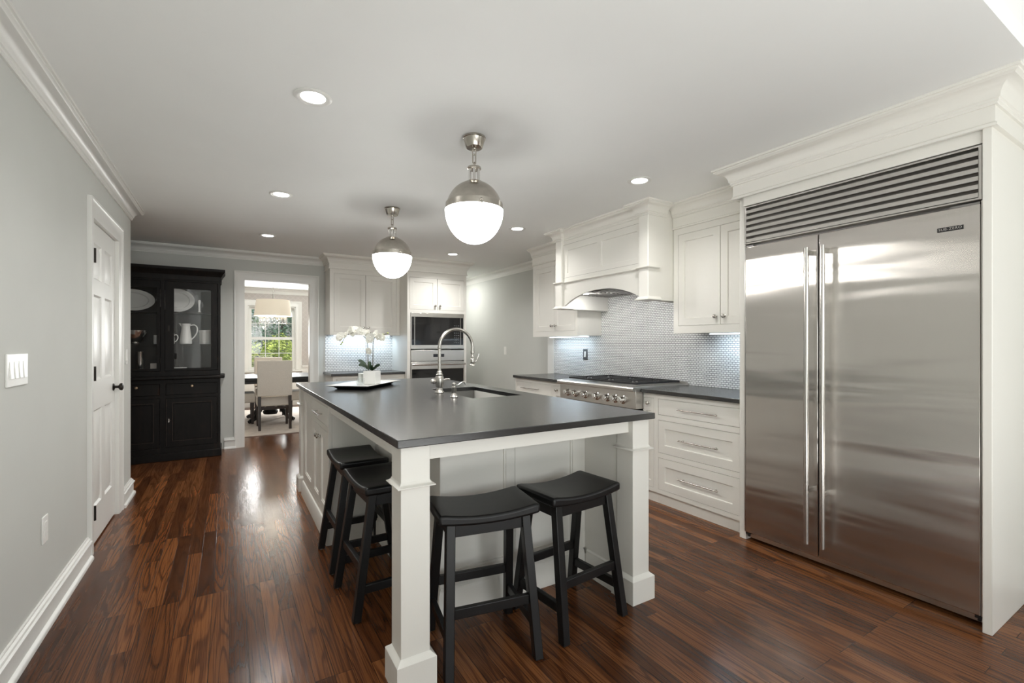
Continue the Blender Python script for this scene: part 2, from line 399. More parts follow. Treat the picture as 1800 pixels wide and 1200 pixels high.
def smooth_path(pts, n=6):
    P = [Vector(p) for p in pts]; out = []
    for i in range(len(P) - 1):
        a, b, c, d = P[max(i - 1, 0)], P[i], P[i + 1], P[min(i + 2, len(P) - 1)]
        for k in range(n):
            t = k / n; out.append(.5 * (2 * b + (c - a) * t + (2 * a - 5 * b + 4 * c - d) * t * t + (3 * b - a - 3 * c + d) * t ** 3))
    return out + [P[-1]]
def tag(o, label=None, cat=None, group=None, kind=None):
    if label: o['label'] = label
    if cat: o['category'] = cat
    if group: o['group'] = group
    if kind: o['kind'] = kind
    return o
def thing(name, loc, label, cat, group=None):
    o = bpy.data.objects.new(name, None); COL.objects.link(o); o.location = loc; o.empty_display_size = .1
    ORG[o.name] = tuple(loc); return tag(o, label, cat, group)
def struct(o): o['kind'] = 'structure'; return o
def dup(root, loc, rotz=0, label=None, group=None):
    def cp(o, par):
        c = o.copy(); COL.objects.link(c)
        if par: c.parent = par
        for ch in kids.get(o.name, ()): cp(ch, c)
        return c
    kids = {}
    for ob in list(COL.objects):
        if ob.parent: kids.setdefault(ob.parent.name, []).append(ob)
    r = cp(root, None); r.location = loc; r.rotation_euler = (0, 0, rotz)
    return tag(r, label, None, group)

CEIL = 2.44; XL = -.72; YB = 6.72; XR = 3.55; XG = 3.66
def crown(h=.10, p=.085, z=CEIL):
    t = z - .0005
    pts = [(0, t), (p, t), (p, t - .012), (p - .008, t - .014), (p - .008, t - .022), (p - .016, t - .026)]
    for i in range(7):
        a = i / 6 * pi / 2; pts.append((.020 + (p - .040) * (1 - sin(a)), t - .030 - (h - .056) * (1 - cos(a))))
    pts += [(.014, t - h + .022), (.014, t - h + .012), (.009, t - h + .008), (.009, t - h), (0, t - h)]
    return pts
BASEB = [(0, 0), (.032, 0), (.032, .012), (.028, .020), (.018, .026), (.018, .098), (.026, .101), (.026, .110), (.018, .114), (.016, .124), (.008, .130), (.008, .137), (0, .137)]

# ------------------------------------------------------------------ the setting
struct(MB().box(-2.1, 4.9, -4.4, 11.0, -.06, 0).build('floor', 'floor'))
struct(MB().slab(FZ(CEIL), -2.1, 3.85, .52, 11.0, 0, .08).build('ceiling', 'ceiling'))
struct(MB().box(-.84, 4.9, -4.4, .52, 3.5, 3.58).build('ceiling_rear', 'ceiling_bright'))
struct(MB().box(-.84, 4.9, .53, .60, 2.525, 3.5).build('wall_header', 'ceiling_bright'))
# left wall with door opening and return behind the corner
mb = MB().slab(FXn(XL), -4.4, 5.107, 0, 3.5, 0, .12, holes=[(3.79, 4.56, -.01, 2.06), (-5, 9, CEIL, 4)][:1])
struct(mb.build('wall_left', 'wall'))
struct(MB().box(-2.0, -.8405, 5.0, 5.107, 0, CEIL).build('wall_return', 'wall'))
struct(MB().box(-2.1, -2.0, 5.0, YB, 0, CEIL).build('wall_alcove', 'wall'))
struct(MB().slab(FYp(YB), -2.1, 2.915, 0, CEIL, 0, .13, holes=[(.167, .922, -.01, 2.085)]).build('wall_back', 'wall'))
struct(MB().box(XR, 3.85, .0, 4.935, 0, CEIL).build('wall_right', 'wall'))
struct(MB().box(XG, 3.85, 4.936, 8.7, 0, CEIL).build('wall_passage', 'wall'))
struct(MB().box(2.915, XG, 8.6, 8.7, 0, CEIL).build('wall_passage_end', 'wall'))
struct(MB().box(2.80, 2.915, YB + .131, 8.7, 0, CEIL).build('wall_partition', 'wall'))
# invented room behind the camera, added to light the kitchen: walls, tall windows
struct(MB().slab(FYn(-4.2), -.84, 4.9, 0, 3.5, 0, .12, holes=[(-.3, 1.4, .75, 2.75), (1.9, 3.3, .75, 2.75)]).build('wall_rear', 'wall'))
struct(MB().slab(FXp(4.8), -4.2, 0.0, 0, 3.5, 0, .1, holes=[(-3.0, -.8, .75, 2.75)]).build('wall_side', 'wall'))
struct(MB().box(3.851, 4.9, .0, .12, 0, 3.5).build('wall_side_return', 'wall'))
struct(MB().box(3.85, 4.9, .12, .60, 2.52, 3.5).build('wall_side_header', 'wall'))
# dining room
struct(MB().slab(FYp(10.9), -1.4, 2.80, 0, CEIL, 0, .12, holes=[(.33, 1.22, .74, 2.08), (1.60, 2.49, .74, 2.08)]).build('wall_dining_far', 'wallpaper'))
struct(MB().box(-1.5, -1.4, YB + .131, 11.0, 0, CEIL).build('wall_dining_left', 'wallpaper'))
struct(MB().box(2.72, 2.799, YB + .131, 10.899, 0, CEIL).build('wall_dining_right', 'wallpaper'))

tn = [0]
def trim(mb, mat='trim', bevel=0):
    tn[0] += 1; return struct(mb.build('trim_%d' % tn[0], mat, bevel=bevel))
# crowns
trim(MB().sweep(crown(.10, .088), [(XL, -4.2), (XL, 5.107), (-.84, 5.107)], 1))
trim(MB().sweep(crown(.10, .10), [(-2.0, YB), (1.095, YB)], 1))
trim(MB().sweep(crown(.10, .09), [(XG, 8.6), (XG, 4.94)], 1))
trim(MB().sweep(crown(.11, .09), [(-1.4, 10.9), (2.72, 10.9)], 1))
# baseboards
def bb(name, path, side=1): return struct(MB().sweep(BASEB, path, side).build(name, 'trim'))
bb('baseboard_left', [(XL, -4.2), (XL, 3.675)])
bb('baseboard_left_rear', [(XL, 4.69), (XL, 5.107), (-.84, 5.107)])
bb('baseboard_back', [(-.05, YB), (.072, YB)])
bb('baseboard_passage', [(XG, 8.6), (XG, 4.99)])
bb('baseboard_right', [(XR, .645), (XR, .0)])
# door casings
CAS = [(0, 0), (.112, 0), (.112, .022), (.098, .022), (.090, .016), (.030, .014), (.012, .011), (0, .009)]
def casing(f, a0, a1, b0, b1, sill=False):
    """mitred casing round an opening; profile runs outwards from the opening"""
    mb = MB()
    def ring(o): return [(a0 - o, b0 - (o if sill else 0)), (a0 - o, b1 + o), (a1 + o, b1 + o), (a1 + o, b0 - (o if sill else 0))]
    m = len(CAS); vs = []
    for i in range(4):
        for o, n in CAS: a, b = ring(o)[i]; vs.append(f(a, b, n))
    segs = [(0, 1), (1, 2), (2, 3)] + ([(3, 0)] if sill else [])
    fs = [(i * m + j, i * m + (j + 1) % m, k * m + (j + 1) % m, k * m + j) for i, k in segs for j in range(m)]
    if not sill: fs += [tuple(range(m)), tuple(3 * m + j for j in range(m))]
    return mb.add(vs, fs)
trim(casing(FXp(XL), 3.79, 4.56, 0, 2.06))
trim(casing(FYn(YB), .167, .922, 0, 2.085))
trim(casing(FYp(YB + .13), .167, .922, 0, 2.085))
trim(MB().slab(FYp(YB - .001), .155, .934, 0, 2.097, 0, .132, holes=[(.1675, .9215, -.01, 2.0845)]))           # jamb of the dining doorway
trim(MB().slab(FXn(XL + .001), 3.778, 4.572, 0, 2.072, 0, .122, holes=[(3.7905, 4.5595, -.01, 2.0595)]))      # jamb of the left door
trim(MB().box(3.535, 3.675, 4.80, 4.935, 0, 2.235), bevel=.003)                                               # white end panel beside the tile
trim(MB().box(-1.4, .22, 10.86, 10.899, 0, .80).box(1.33, 1.49, 10.86, 10.899, 0, .80).box(.22, 1.33, 10.86, 10.899, 0, .63).box(1.49, 2.72, 10.86, 10.899, 0, .63), bevel=.003)   # wainscot
trim(MB().box(-1.4, .215, 10.835, 10.899, .80, .835).box(1.335, 1.485, 10.835, 10.899, .80, .835), bevel=.004)

# left door
d = MB(); a0, a1, b0, b1 = 3.793, 4.557, .012, 2.056
pa = [(a0 + .105, a0 + .335), (a1 - .335, a1 - .105)]; pz = [(.24, .86), (1.05, 1.60), (1.70, 1.93)]
d.panel(FXp(XL - .05), a0, a1, b0, b1, .035, [(p[0], p[1], q[0], q[1]) for p in pa for q in pz], rec=.011, slope=.012, raised=.03)
door = struct(d.build('door_1', 'trim'))
kb = MB().lathe([(.0001, 0), (.027, 0), (.027, .004), (.020, .008), (.010, .012), (.009, .028), (.014, .033), (.024, .038), (.028, .046), (.026, .054), (.016, .059), (.0001, .06)], (XL - .0145, 4.495, .965), 'x', 24)
kb.build('door_knob', 'bronze', door)
for z in (.24, 1.10, 1.83):
    h = MB().cyl((XL + .012, 3.795, z - .045), (XL + .012, 3.795, z + .045), .0075, 10).box(XL - .013, XL + .011, 3.7945, 3.7965, z - .045, z + .045); h.build('hinge', 'bronze', door)

# switches and outlets
def plate(name, f, a, b, w, h, gangs, label, cat, mat='plastic', kind='switch', org=None, plate_mat=None):
    t = thing(name, org or f(a, b, 0), label, cat)
    MB().panel(f, a - w / 2, a + w / 2, b - h / 2, b + h / 2, .006).build('wall_plate', plate_mat or mat, t, bevel=.002)
    for g in range(gangs):
        c = a + (g - (gangs - 1) / 2) * .046
        if kind == 'switch':
            MB().hexa([f(c - .0165, b - .034, .0055), f(c + .0165, b - .034, .0055), f(c + .0165, b + .034, .0055), f(c - .0165, b + .034, .0055)],
                      [f(c - .0155, b - .033, .0115), f(c + .0155, b - .033, .0115), f(c + .0155, b + .033, .007), f(c - .0155, b + .033, .007)]).build('rocker', mat, t, bevel=.001)
        else:
            MB().panel(f, c - .0165, c + .0165, b - .034, b + .034, .008, [(c - .009, c - .006, b + .010, b + .020), (c + .006, c + .009, b + .010, b + .020), (c - .009, c - .006, b - .022, b - .012), (c + .006, c + .009, b - .022, b - .012)], rec=.002, slope=.0005).build('receptacle', mat, t)
    return t
plate('light_switch', FXp(XL), 2.594, 1.18, .215, .127, 4, 'white wall plate with four rocker switches on the gray wall', 'light switch')
plate('wall_outlet', FXp(XL), 2.92, .44, .075, .122, 1, 'white power outlet low on the gray wall above the baseboard', 'outlet', kind='outlet')
plate('light_switch', FXp(XL), 4.90, 1.18, .075, .122, 1, 'white single switch between the paneled door and the wall corner', 'light switch')
plate('light_switch', FXn(XG), 6.226, 1.186, .075, .122, 1, 'white single switch on the far gray wall behind the faucet', 'light switch')
plate('tile_outlet', FXn(XR - .011), 4.187, 1.167, .075, .122, 1, 'switch in a dark gray plate on the mosaic tile wall', 'light switch', plate_mat='gray_plate')

# recessed lights
LIGHTS = [(.337, 2.35, 'recessed ceiling light closest to the left wall crown, largest in view'), (.345, 4.0, 'recessed ceiling light, second of the three along the left aisle'),
          (.352, 5.58, 'recessed ceiling light in front of the black hutch and doorway'), (2.48, 2.35, 'recessed ceiling light in front of the wooden range hood'),
          (2.465, 3.96, 'recessed ceiling light beyond the large pendant, off the hood end'), (2.45, 5.5, 'recessed ceiling light in front of the oven tower')]
for x, y, lb in LIGHTS:
    t = thing('recessed_light', (x, y, CEIL), lb, 'ceiling light', 'recessed ceiling lights')
    MB().lathe([(.055, -.0015), (.082, -.0015), (.084, -.004), (.080, -.007), (.066, -.009), (.055, -.005)], (x, y, CEIL), 'z', 40, closed=True).build('trim_ring', 'plastic', t)
    MB().lathe([(.0001, -.0035), (.055, -.0035), (.055, -.001), (.0001, -.001)], (x, y, CEIL), 'z', 32).build('diffuser', 'diffuser', t)
    l = light('recessed_lamp', 'AREA', (x, y, CEIL - .012), (0, 0, 0), 5 if y < 5 else 10, (1, .985, .955), shape='DISK', size=.10, spread=R(140))
l = light('passage_lamp', 'AREA', (3.06, 7.3, CEIL - .012), (0, 0, 0), 13, (1, .985, .955), shape='DISK', size=.10)

# ------------------------------------------------------------------ cabinet hardware
def knob(f, a, b, n, parent, mat='nickel'):
    o = f(a, b, n); q = f(a, b, n + 1); ax = 'x' if abs(q[0] - o[0]) > .5 else 'y'; sg = (q[0] - o[0]) if ax == 'x' else (q[1] - o[1])
    pr = [(.0001, 0), (.010, 0), (.010, .002), (.005, .005), (.0045, .014), (.009, .018), (.0145, .021), (.0155, .026), (.012, .031), (.0001, .033)]
    return MB().lathe([(r, h * sg) for r, h in pr], o, ax, 18).build('knob', mat, parent)
def pull(f, a0, a1, b, n, parent, mat='nickel', r=.0055, off=.032):
    m = MB().tube([f(a0, b, n + off), f(a1, b, n + off)], r, 12)
    for a in (a0 + .03, a1 - .03): m.tube([f(a, b, n - .001), f(a, b, n + off)], r * .8, 10)
    return m.build('bar_handle', mat, parent)
G = .0025   # reveal round inset doors
def shaker(f, a0, a1, b0, b1, n, parent, name='door', stile=.058, t=.019, bead=.006, panels=None, rec=.010, flat=False):
    g = lambda a, b, k: f(a, b, n - t + k)
    a0, a1, b0, b1 = a0 + G, a1 - G, b0 + G, b1 - G
    ps = [] if flat else (panels or [(a0 + stile, a1 - stile, b0 + stile, b1 - stile)])
    m = MB().panel(g, a0, a1, b0, b1, t, ps, rec=rec, bead=bead)
    return m.build(name, 'cab', parent, bevel=.0012 if not ps else 0)
def frame(f, a0, a1, b0, b1, holes, parent, t=.02, name='face_frame', mat='cab'):
    return MB().slab(f, a0, a1, b0, b1, -t, 0, holes).build(name, mat, parent)

# ------------------------------------------------------------------ right wall: tile, base run, rangetop
TX = XR - .010
t = MB().box(TX, XR - .0005, 1.875, 4.785, .916, 2.2).build('tile_backsplash', 'tile_y'); tag(t, 'white mosaic brick tile backsplash behind the rangetop and its counters', 'backsplash')
CT = .914
def counter(name, x0, x1, y0, y1, label):
    o = MB().box(x0, x1, y0, y1, CT - .03, CT).build(name, 'stone', bevel=.003); return tag(o, label, 'countertop')
counter('countertop', 2.925, TX - .001, 1.872, 2.755, 'dark granite countertop between the refrigerator and the rangetop')
counter('countertop', 2.925, TX - .001, 3.795, 4.80, 'dark granite countertop on the far side of the rangetop')
def base_run(name, y0, y1, label, openings, xf=2.955):
    t = thing(name, (xf + .3, (y0 + y1) / 2, 0), label, 'cabinet')
    MB().box(xf + .021, TX - .002, y0 + .001, y1 - .001, .10, .883).build('carcass', 'cab', t)
    frame(FXn(xf), y0, y1, .085, .8835, openings, t)
    MB().box(xf + .02, xf + .035, y0, y1, 0, .0845).build('toe_kick', 'cab', t)
    return t
f = FXn(2.955)
t = base_run('drawer_cabinet', 1.872, 2.625, 'white three drawer base cabinet beside the refrigerator', [(1.888, 2.60, .716, .845), (1.888, 2.60, .412, .675), (1.888, 2.60, .118, .373)])
for i, (z0, z1) in enumerate(((.716, .845), (.412, .675), (.118, .373))):
    dr = shaker(f, 1.888, 2.60, z0, z1, 0, t, 'drawer', flat=(i == 0), stile=.062, bead=0)
    pull(f, 2.05, 2.39, (z0 + z1) / 2, 0 if i == 0 else -.008, dr)
t = base_run('narrow_cabinet', 2.6255, 2.757, 'narrow white pull out cabinet between the drawers and the rangetop', [(2.645, 2.75, .118, .845)])
dr = shaker(f, 2.645, 2.75, .118, .845, 0, t, 'door', stile=.045, bead=0, panels=[(2.675, 2.722, .17, .74)]); knob(f, 2.70, .80, 0, dr)
t = base_run('rangetop_cabinet', 2.7575, 3.792, 'white base cabinet under the rangetop', [(2.79, 3.276, .118, .68), (3.28, 3.766, .118, .68)])
t.children and None
for a0, a1, k in ((2.79, 3.276, 3.24), (3.28, 3.766, 3.316)):
    dr = shaker(f, a0, a1, .118, .68, 0, t); knob(f, k, .62, 0, dr)
for o in list(COL.objects):
    if o.parent is t and o.name.startswith(('carcass', 'face_frame')):
        for v in o.data.vertices:
            if v.co.z > .8: v.co.z = .725
t = base_run('narrow_cabinet', 3.793, 4.045, 'narrow white cabinet with a round knob on the far side of the rangetop', [(3.84, 4.02, .118, .845)])
dr = shaker(f, 3.84, 4.02, .118, .845, 0, t, 'door', stile=.045, bead=0, panels=[(3.885, 3.975, .17, .74)]); knob(f, 3.95, .80, 0, dr)
t = base_run('drawer_cabinet', 4.0455, 4.785, 'white drawer base cabinet at the far end by the gray wall', [(4.06, 4.76, .716, .845), (4.06, 4.76, .118, .675)])
dr = shaker(f, 4.06, 4.76, .716, .845, 0, t, 'drawer', flat=True); pull(f, 4.26, 4.62, .78, 0, dr)
dr = shaker(f, 4.06, 4.76, .118, .675, 0, t, 'drawer', stile=.062, bead=0); pull(f, 4.26, 4.62, .55, 0, dr)

# rangetop: seven knobs, bullnose, grates
RY0, RY1 = 2.760, 3.790
t = thing('gas_rangetop', (3.2, (RY0 + RY1) / 2, .75), 'stainless gas rangetop with seven knobs and black grates under the hood', 'rangetop')
mb = MB().box(2.872, 3.535, RY0 + .001, RY1 - .001, .745, .905); mb.build('body', 'steel_flat', t, uv=True, bevel=.002)
pf = [(2.87, .885), (2.84, .888), (2.832, .897), (2.832, .915), (2.842, .926), (2.90, .930), (3.535, .930), (3.535, .9055), (2.87, .9055)]
MB().prism(pf, lambda a, b, n: (a, n, b), RY0, RY1).build('cooktop', 'steel_flat', t, uv=True, bevel=.002)
for i in range(7):
    y = (2.905, 2.998, 3.098, 3.235, 3.395, 3.54, 3.66)[i]
    k = MB().lathe([(.0001, 0), (.037, 0), (.037, -.005), (.031, -.008), (.030, -.012), (.027, -.013), (.0255, -.045), (.022, -.050), (.0001, -.051)], (2.871, y, .812), 'x', 28).build('control_knob', 'chrome', t)
    MB().box(2.8165, 2.826, y - .005, y + .005, .795, .836).build('grip', 'chrome', k, bevel=.002)
MB().box(3.505, 3.534, RY0 + .01, RY1 - .01, .9305, .945).build('back_trim', 'steel_flat', t, uv=True, bevel=.003)
for g in range(3):
    y0 = 2.825 + g * .304; y1 = y0 + .298; m = MB(); z = .957; b = .011
    for x in (2.945, 3.485): m.box(x - b / 2 - .002, x + b / 2 + .002, y0, y1, .9395, z)
    for y in (y0 + b / 2, y1 - b / 2): m.box(2.945, 3.485, y - b / 2, y + b / 2, .9395, z)
    m.box(3.21, 3.222, y0, y1, .9425, z)
    for cx in (3.08, 3.35):
        yc = (y0 + y1) / 2
        for a in range(4):
            an = pi / 4 + a * pi / 2; m.bar((cx + .035 * cos(an), yc + .035 * sin(an), z - .006), (cx + .155 * cos(an) * .82, yc + .17 * sin(an), z - .006), .009, .012)
        m.box(cx - .006, cx + .006, y0, yc - .04, .9425, z).box(cx - .006, cx + .006, yc + .04, y1, .9425, z)
    m.build('grate', 'iron', t, bevel=.0015)
    for cx in (3.08, 3.35):
        MB().lathe([(.0001, .9305), (.05, .9305), (.05, .934), (.036, .936), (.034, .943), (.0001, .945)], (cx, (y0 + y1) / 2, 0), 'z', 24).build('burner', 'iron', t)

# ------------------------------------------------------------------ uppers and hood on the right wall
def upper_top(parent, x, y0, y1, sides=(False, False), depth=XR, z0=2.24):
    """frieze board with bead and crown over an upper cabinet facing -X"""
    pr = [(0, z0), (.016, z0), (.016, z0 + .012), (.010, z0 + .018), (.010, CEIL - .105), (0, CEIL - .105)]
    path = [(x, y1), (x, y0)]
    if sides[1]: path = [(depth, y1)] + path
    if sides[0]: path = path + [(depth, y0)]
    MB().sweep(pr, path, 1).build('frieze', 'cab', parent)
    MB().sweep([(o + .010, z) if o > 0 else (0, z) for o, z in crown(.105, .085)], path, 1).build('crown', 'cab', parent)
def upper(name, y0, y1, xf, label, doors, knobs, sides, z0=1.372, ytop=None):
    t = thing(name, ((xf + XR) / 2, (y0 + y1) / 2, z0), label, 'cabinet')
    MB().box(xf + .021, XR - .0115, y0, y1, z0 + .006, CEIL - .001).build('carcass', 'cab', t)
    frame(FXn(xf), y0, y1, z0, CEIL - .101, [(d[0], d[1], 1.433, 2.19) for d in doors], t)
    for d, k in zip(doors, knobs):
        o = shaker(FXn(xf), d[0], d[1], 1.433, 2.19, 0, t, bead=0, rec=.009); knob(FXn(xf), k, 1.497, 0, o)
    upper_top(t, xf, y0, y1, sides); return t
t = upper('upper_cabinet', 1.872, 2.650, 3.20, 'white double door upper cabinet between the refrigerator and the hood', [(1.895, 2.214, 0, 0), (2.2145, 2.602, 0, 0)], [2.178, 2.25], (False, False))
MB().box(3.40, 3.43, 1.9, 2.45, 1.363, 1.3715).build('light_strip', 'led', t)
t = upper('upper_cabinet', 3.918, 4.773, 3.20, 'white double door upper cabinet beyond the hood near the gray wall', [(3.96, 4.337, 0, 0), (4.3375, 4.715, 0, 0)], [4.302, 4.373], (False, False))
MB().box(3.40, 3.43, 4.0, 4.7, 1.363, 1.3715).build('light_strip', 'led', t)
BLUE = (.66, .84, 1)
light('under_cabinet_lamp', 'AREA', (3.40, 2.16, 1.36), (0, R(-4), 0), 1.3, BLUE, shape='RECTANGLE', size=.05, size_y=.5)
light('under_cabinet_lamp', 'AREA', (3.40, 4.4, 1.36), (0, R(-4), 0), 1.3, BLUE, shape='RECTANGLE', size=.05, size_y=.6)

# hood
HX, H0, H1, HZ = 2.90, 2.655, 3.912, 1.645
t = thing('range_hood', (3.2, 3.28, HZ), 'white wooden range hood with arched valance above the rangetop', 'range hood')
for y0, y1 in ((H0, H0 + .106), (H1 - .106, H1)):
    c = MB(); ch = .007
    c.prism([(HX, y0 + ch), (HX + ch, y0), (XR - .0115, y0), (XR - .0115, y1), (HX + ch, y1), (HX, y1 - ch)] if y0 == H0 else [(HX, y0 + ch), (HX + ch, y0), (XR - .0115, y0), (XR - .0115, y1), (HX + ch, y1), (HX, y1 - ch)], lambda a, b, n: (a, b, n), HZ + .02, CEIL - .001)
    c.build('side_panel', 'cab', t)
    lp = [(0, 1.900), (.008, 1.901), (.016, 1.907), (.020, 1.910), (.020, 1.917), (0, 1.922)]
    MB().sweep(lp, [(HX + .12, y1), (HX, y1), (HX, y0), (HX + .12, y0)], 1).build('ledge', 'cab', t)
    MB().sweep([(0, HZ), (.022, HZ), (.022, HZ + .008), (.008, HZ + .020), (0, HZ + .030)], [(HX + .14, y1), (HX, y1), (HX, y0), (HX + .14, y0)], 1).build('foot_moulding', 'cab', t)
    MB().box(HX, XR - .0115, y0, y1, HZ, HZ + .0195).build('side_base', 'cab', t)
ya, yb = H0 + .1065, H1 - .1065; fx = FXn(HX + .035)
pan = [(yb - .02 - .50, yb - .045, 2.00, 2.235), (ya + .045, ya + .455, 2.00, 2.235)]
ym = (ya + yb) / 2
MB().panel(lambda a, b, n: fx(a, b, n - .02), ya, yb, 1.926, CEIL - .10, .02, [(ym + .03, yb - .05, 2.005, 2.235), (ya + .05, ym - .03, 2.005, 2.235)], rec=.010, slope=.003).build('front_panel', 'cab', t)
for (z) in (1.955, 2.288): MB().box(HX + .0145, HX + .0155, ya + .012, yb - .012, z - .001, z + .001).build('reveal', 'cab_in', t)
arch = [(ya, 1.925), (yb, 1.925)]
n = 24
for i in range(n + 1):
    a = yb + (ya - yb) * i / n; k = (i / n - .5) * 2; arch.append((a, 1.672 + .122 * max(0, 1 - abs(k) ** 2.2)))
MB().prism(arch, fx, -.022, 0).build('arched_valance', 'cab', t)
MB().sweep(lp, [(HX + .035, yb), (HX + .035, ya)], 1).build('ledge', 'cab', t)
MB().box(HX + .06, XR - .0115, ya, yb, 1.80, 1.815).build('liner', 'hood_liner', t, uv=True)
for k in range(3):
    y0 = ya + .03 + k * .335; m = MB()
    for j in range(9): m.box(HX + .10 + j * .055, HX + .13 + j * .055, y0, y0 + .31, 1.788, 1.7995)
    m.build('baffle_filter', 'hood_liner', t, uv=True)
yc0, yc1 = H0, H1
for y in (2.95, 3.61):
    MB().lathe([(.0001, 1.786), (.035, 1.786), (.040, 1.790), (.040, 1.7995), (.0001, 1.7995)], (3.05, y, 0), 'z', 24).build('lamp_lens', 'diffuser', t)
    light('hood_lamp', 'AREA', (3.05, y, 1.784), (0, R(-25), 0), 2.6, (1, .98, .95), shape='DISK', size=.07)
cp = [(o, z) for o, z in crown(.105, .085)]
MB().sweep(cp, [(3.112, yc1), (HX, yc1), (HX, yb), (HX + .035, yb), (HX + .035, ya), (HX, ya), (HX, yc0), (3.112, yc0)], 1).build('crown', 'cab', t)

# ------------------------------------------------------------------ refrigerator and its surround
t = thing('refrigerator_surround', (3.2, 1.25, 0), 'tall white cabinet surround with crown framing the steel refrigerator', 'cabinet')
MB().box(2.862, XR - .001, .655, .688, 0, CEIL - .001).build('side_panel', 'cab', t, bevel=.003)
MB().box(2.905, XR - .001, 1.822, 1.868, 0, CEIL - .001).build('side_panel', 'cab', t, bevel=.003)
MB().box(2.875, 2.895, .6885, 1.8215, 2.180, CEIL - .001).build('header_panel', 'cab', t)
MB().box(2.895, XR - .001, .6885, 1.8215, 2.36, 2.38).build('top_panel', 'cab', t)
path = [(XR - .01, 1.8685), (2.8745, 1.8685), (2.8745, .6545), (XR - .01, .6545)]
path = [(3.112, 1.8685), (2.862, 1.8685), (2.862, .655), (XR - .002, .655)]
MB().sweep([(0, 2.235), (.018, 2.235), (.018, 2.247), (.011, 2.254), (.011, CEIL - .105), (0, CEIL - .105)], path, 1).build('frieze', 'cab', t)
MB().sweep([(o + .011, z) if o > 0 else (0, z) for o, z in crown(.115, .095)], path, 1).build('crown', 'cab', t)

t = thing('refrigerator', (3.2, 1.255, 0), 'large stainless steel two door built-in refrigerator with top grille', 'refrigerator')
FY0, FY1, FS = .697, 1.810, 1.370; FX_ = 2.878
MB().box(2.93, 3.53, .692, 1.818, .055, 2.176).build('body', 'steel_dark', t, uv=True)
for nm, y0, y1, hy in (('door', FS + .003, FY1, 1.404), ('door', FY0, FS - .003, 1.320)):
    dd = MB().panel(FXn(2.929), y0, y1, .062, 1.912, .051).build('door', 'steel', t, uv=True, bevel=.004)
    h = MB().tube([(2.815, hy, .146), (2.815, hy, 1.832)], .0135, 20).build('handle', 'handle', dd)
    for z in (.447, 1.806): MB().box(2.822, FX_ - .0003, hy - .007, hy + .007, z - .014, z + .014).build('bracket', 'handle', h, bevel=.003)
    if y0 < 1:
        npl = MB().panel(FXn(FX_ - .0002), .753, .846, 1.810, 1.830, .003).build('nameplate', 'rubber', dd, bevel=.001)
        cu = bpy.data.curves.new('lettering', 'FONT'); cu.body = 'SUB-ZERO'; cu.size = .0165; cu.extrude = .0004; cu.align_x = 'CENTER'; cu.align_y = 'CENTER'; cu.space_character = 1.12
        to = bpy.data.objects.new('lettering', cu); COL.objects.link(to); dg = bpy.context.evaluated_depsgraph_get(); me = bpy.data.meshes.new_from_object(to.evaluated_get(dg)); me.name = 'lettering'
        bpy.data.objects.remove(to); to = bpy.data.objects.new('lettering', me); COL.objects.link(to); me.materials.clear(); me.materials.append(M['chrome']); to.parent = npl
        to.location = (FX_ - .0038 - 3.2, .7995 - 1.255, 1.8200); to.rotation_euler = (R(90), 0, R(-90))
gl = MB().slab(FXn(2.929), .692, 1.818, 1.930, 2.176, 0, .051, holes=[(.704, 1.806, 1.940, 2.166)]).build('grille_frame', 'steel_flat', t, uv=True, bevel=.002)
MB().box(2.926, 2.9285, .704, 1.806, 1.940, 2.166).build('grille_back', 'steel_dark', t, uv=True)
m = MB()
for i in range(6):
    z = 1.943 + i * .0374
    m.hexa([(2.879, .705, z), (2.918, .705, z + .015), (2.918, .705, z + .030), (2.879, .705, z + .0198)], [(2.879, 1.805, z), (2.918, 1.805, z + .015), (2.918, 1.805, z + .030), (2.879, 1.805, z + .0198)])
m.build('louver', 'steel_flat', t, uv=True)
MB().box(2.925, 2.935, .692, 1.818, .018, .052).build('toe_grille', 'steel_flat', t, uv=True)
for y in (.706, 1.80): MB().box(2.885, 2.914, y - .012, y + .012, .047, .0605).box(2.90, 2.912, y - .006, y + .006, .030, .047).build('hinge_foot', 'rubber', t)
MB().box(2.883, 2.92, .700, .80, 1.9125, 1.922).box(2.883, 2.92, 1.76, 1.806, 1.9125, 1.922).build('top_hinge', 'steel_dark', t, uv=True)

for y0, y1 in ((.6885, .6955), (1.8115, 1.8185)): MB().box(2.882, 2.9295, y0, y1, .062, 1.925).build('side_trim', 'steel_flat', t, uv=True)
# ------------------------------------------------------------------ island
IT = .936
t = thing('kitchen_island', (1.18, 3.1, 0), 'white kitchen island base with square corner posts and overhang', 'kitchen island')
zt = IT - .0305
bx0, bx1, by0, by1 = .845, 1.700, 2.03, 4.52
m = MB()
m.box(bx0, bx1 - .001, by0 + .02, 2.62, 0, zt); m.box(bx0, 1.28, 2.6205, by1, 0, zt); m.box(1.2805, bx1 - .001, 3.50, by1, 0, zt); m.box(1.2805, bx1 - .001, 2.6205, 3.4995, 0, .68)
m.box(1.73, 1.80, 2.62, 3.4995, .68, zt)
m.build('carcass', 'cab', t)
# front panelled back: grooves
ff = FYn(by0)
for a0, a1, q0, q1 in ((bx0 - .0005, 1.2485, .892, 1.198), (1.2505, bx1 + .011, 1.301, 1.625)):
    MB().panel(lambda a, b, n: ff(a, b, n - .019), a0, a1, .141, zt, .019, [(q0, q1, .20, zt - .055)], rec=.011, bead=.007).build('front_panel', 'cab', t)
MB().sweep([(0, 0), (.016, 0), (.016, .115), (.010, .124), (.010, .132), (0, .140)], [(bx0, 3.159), (bx0, by0), (1.6985, by0)], 1).build('base_moulding', 'cab', t)
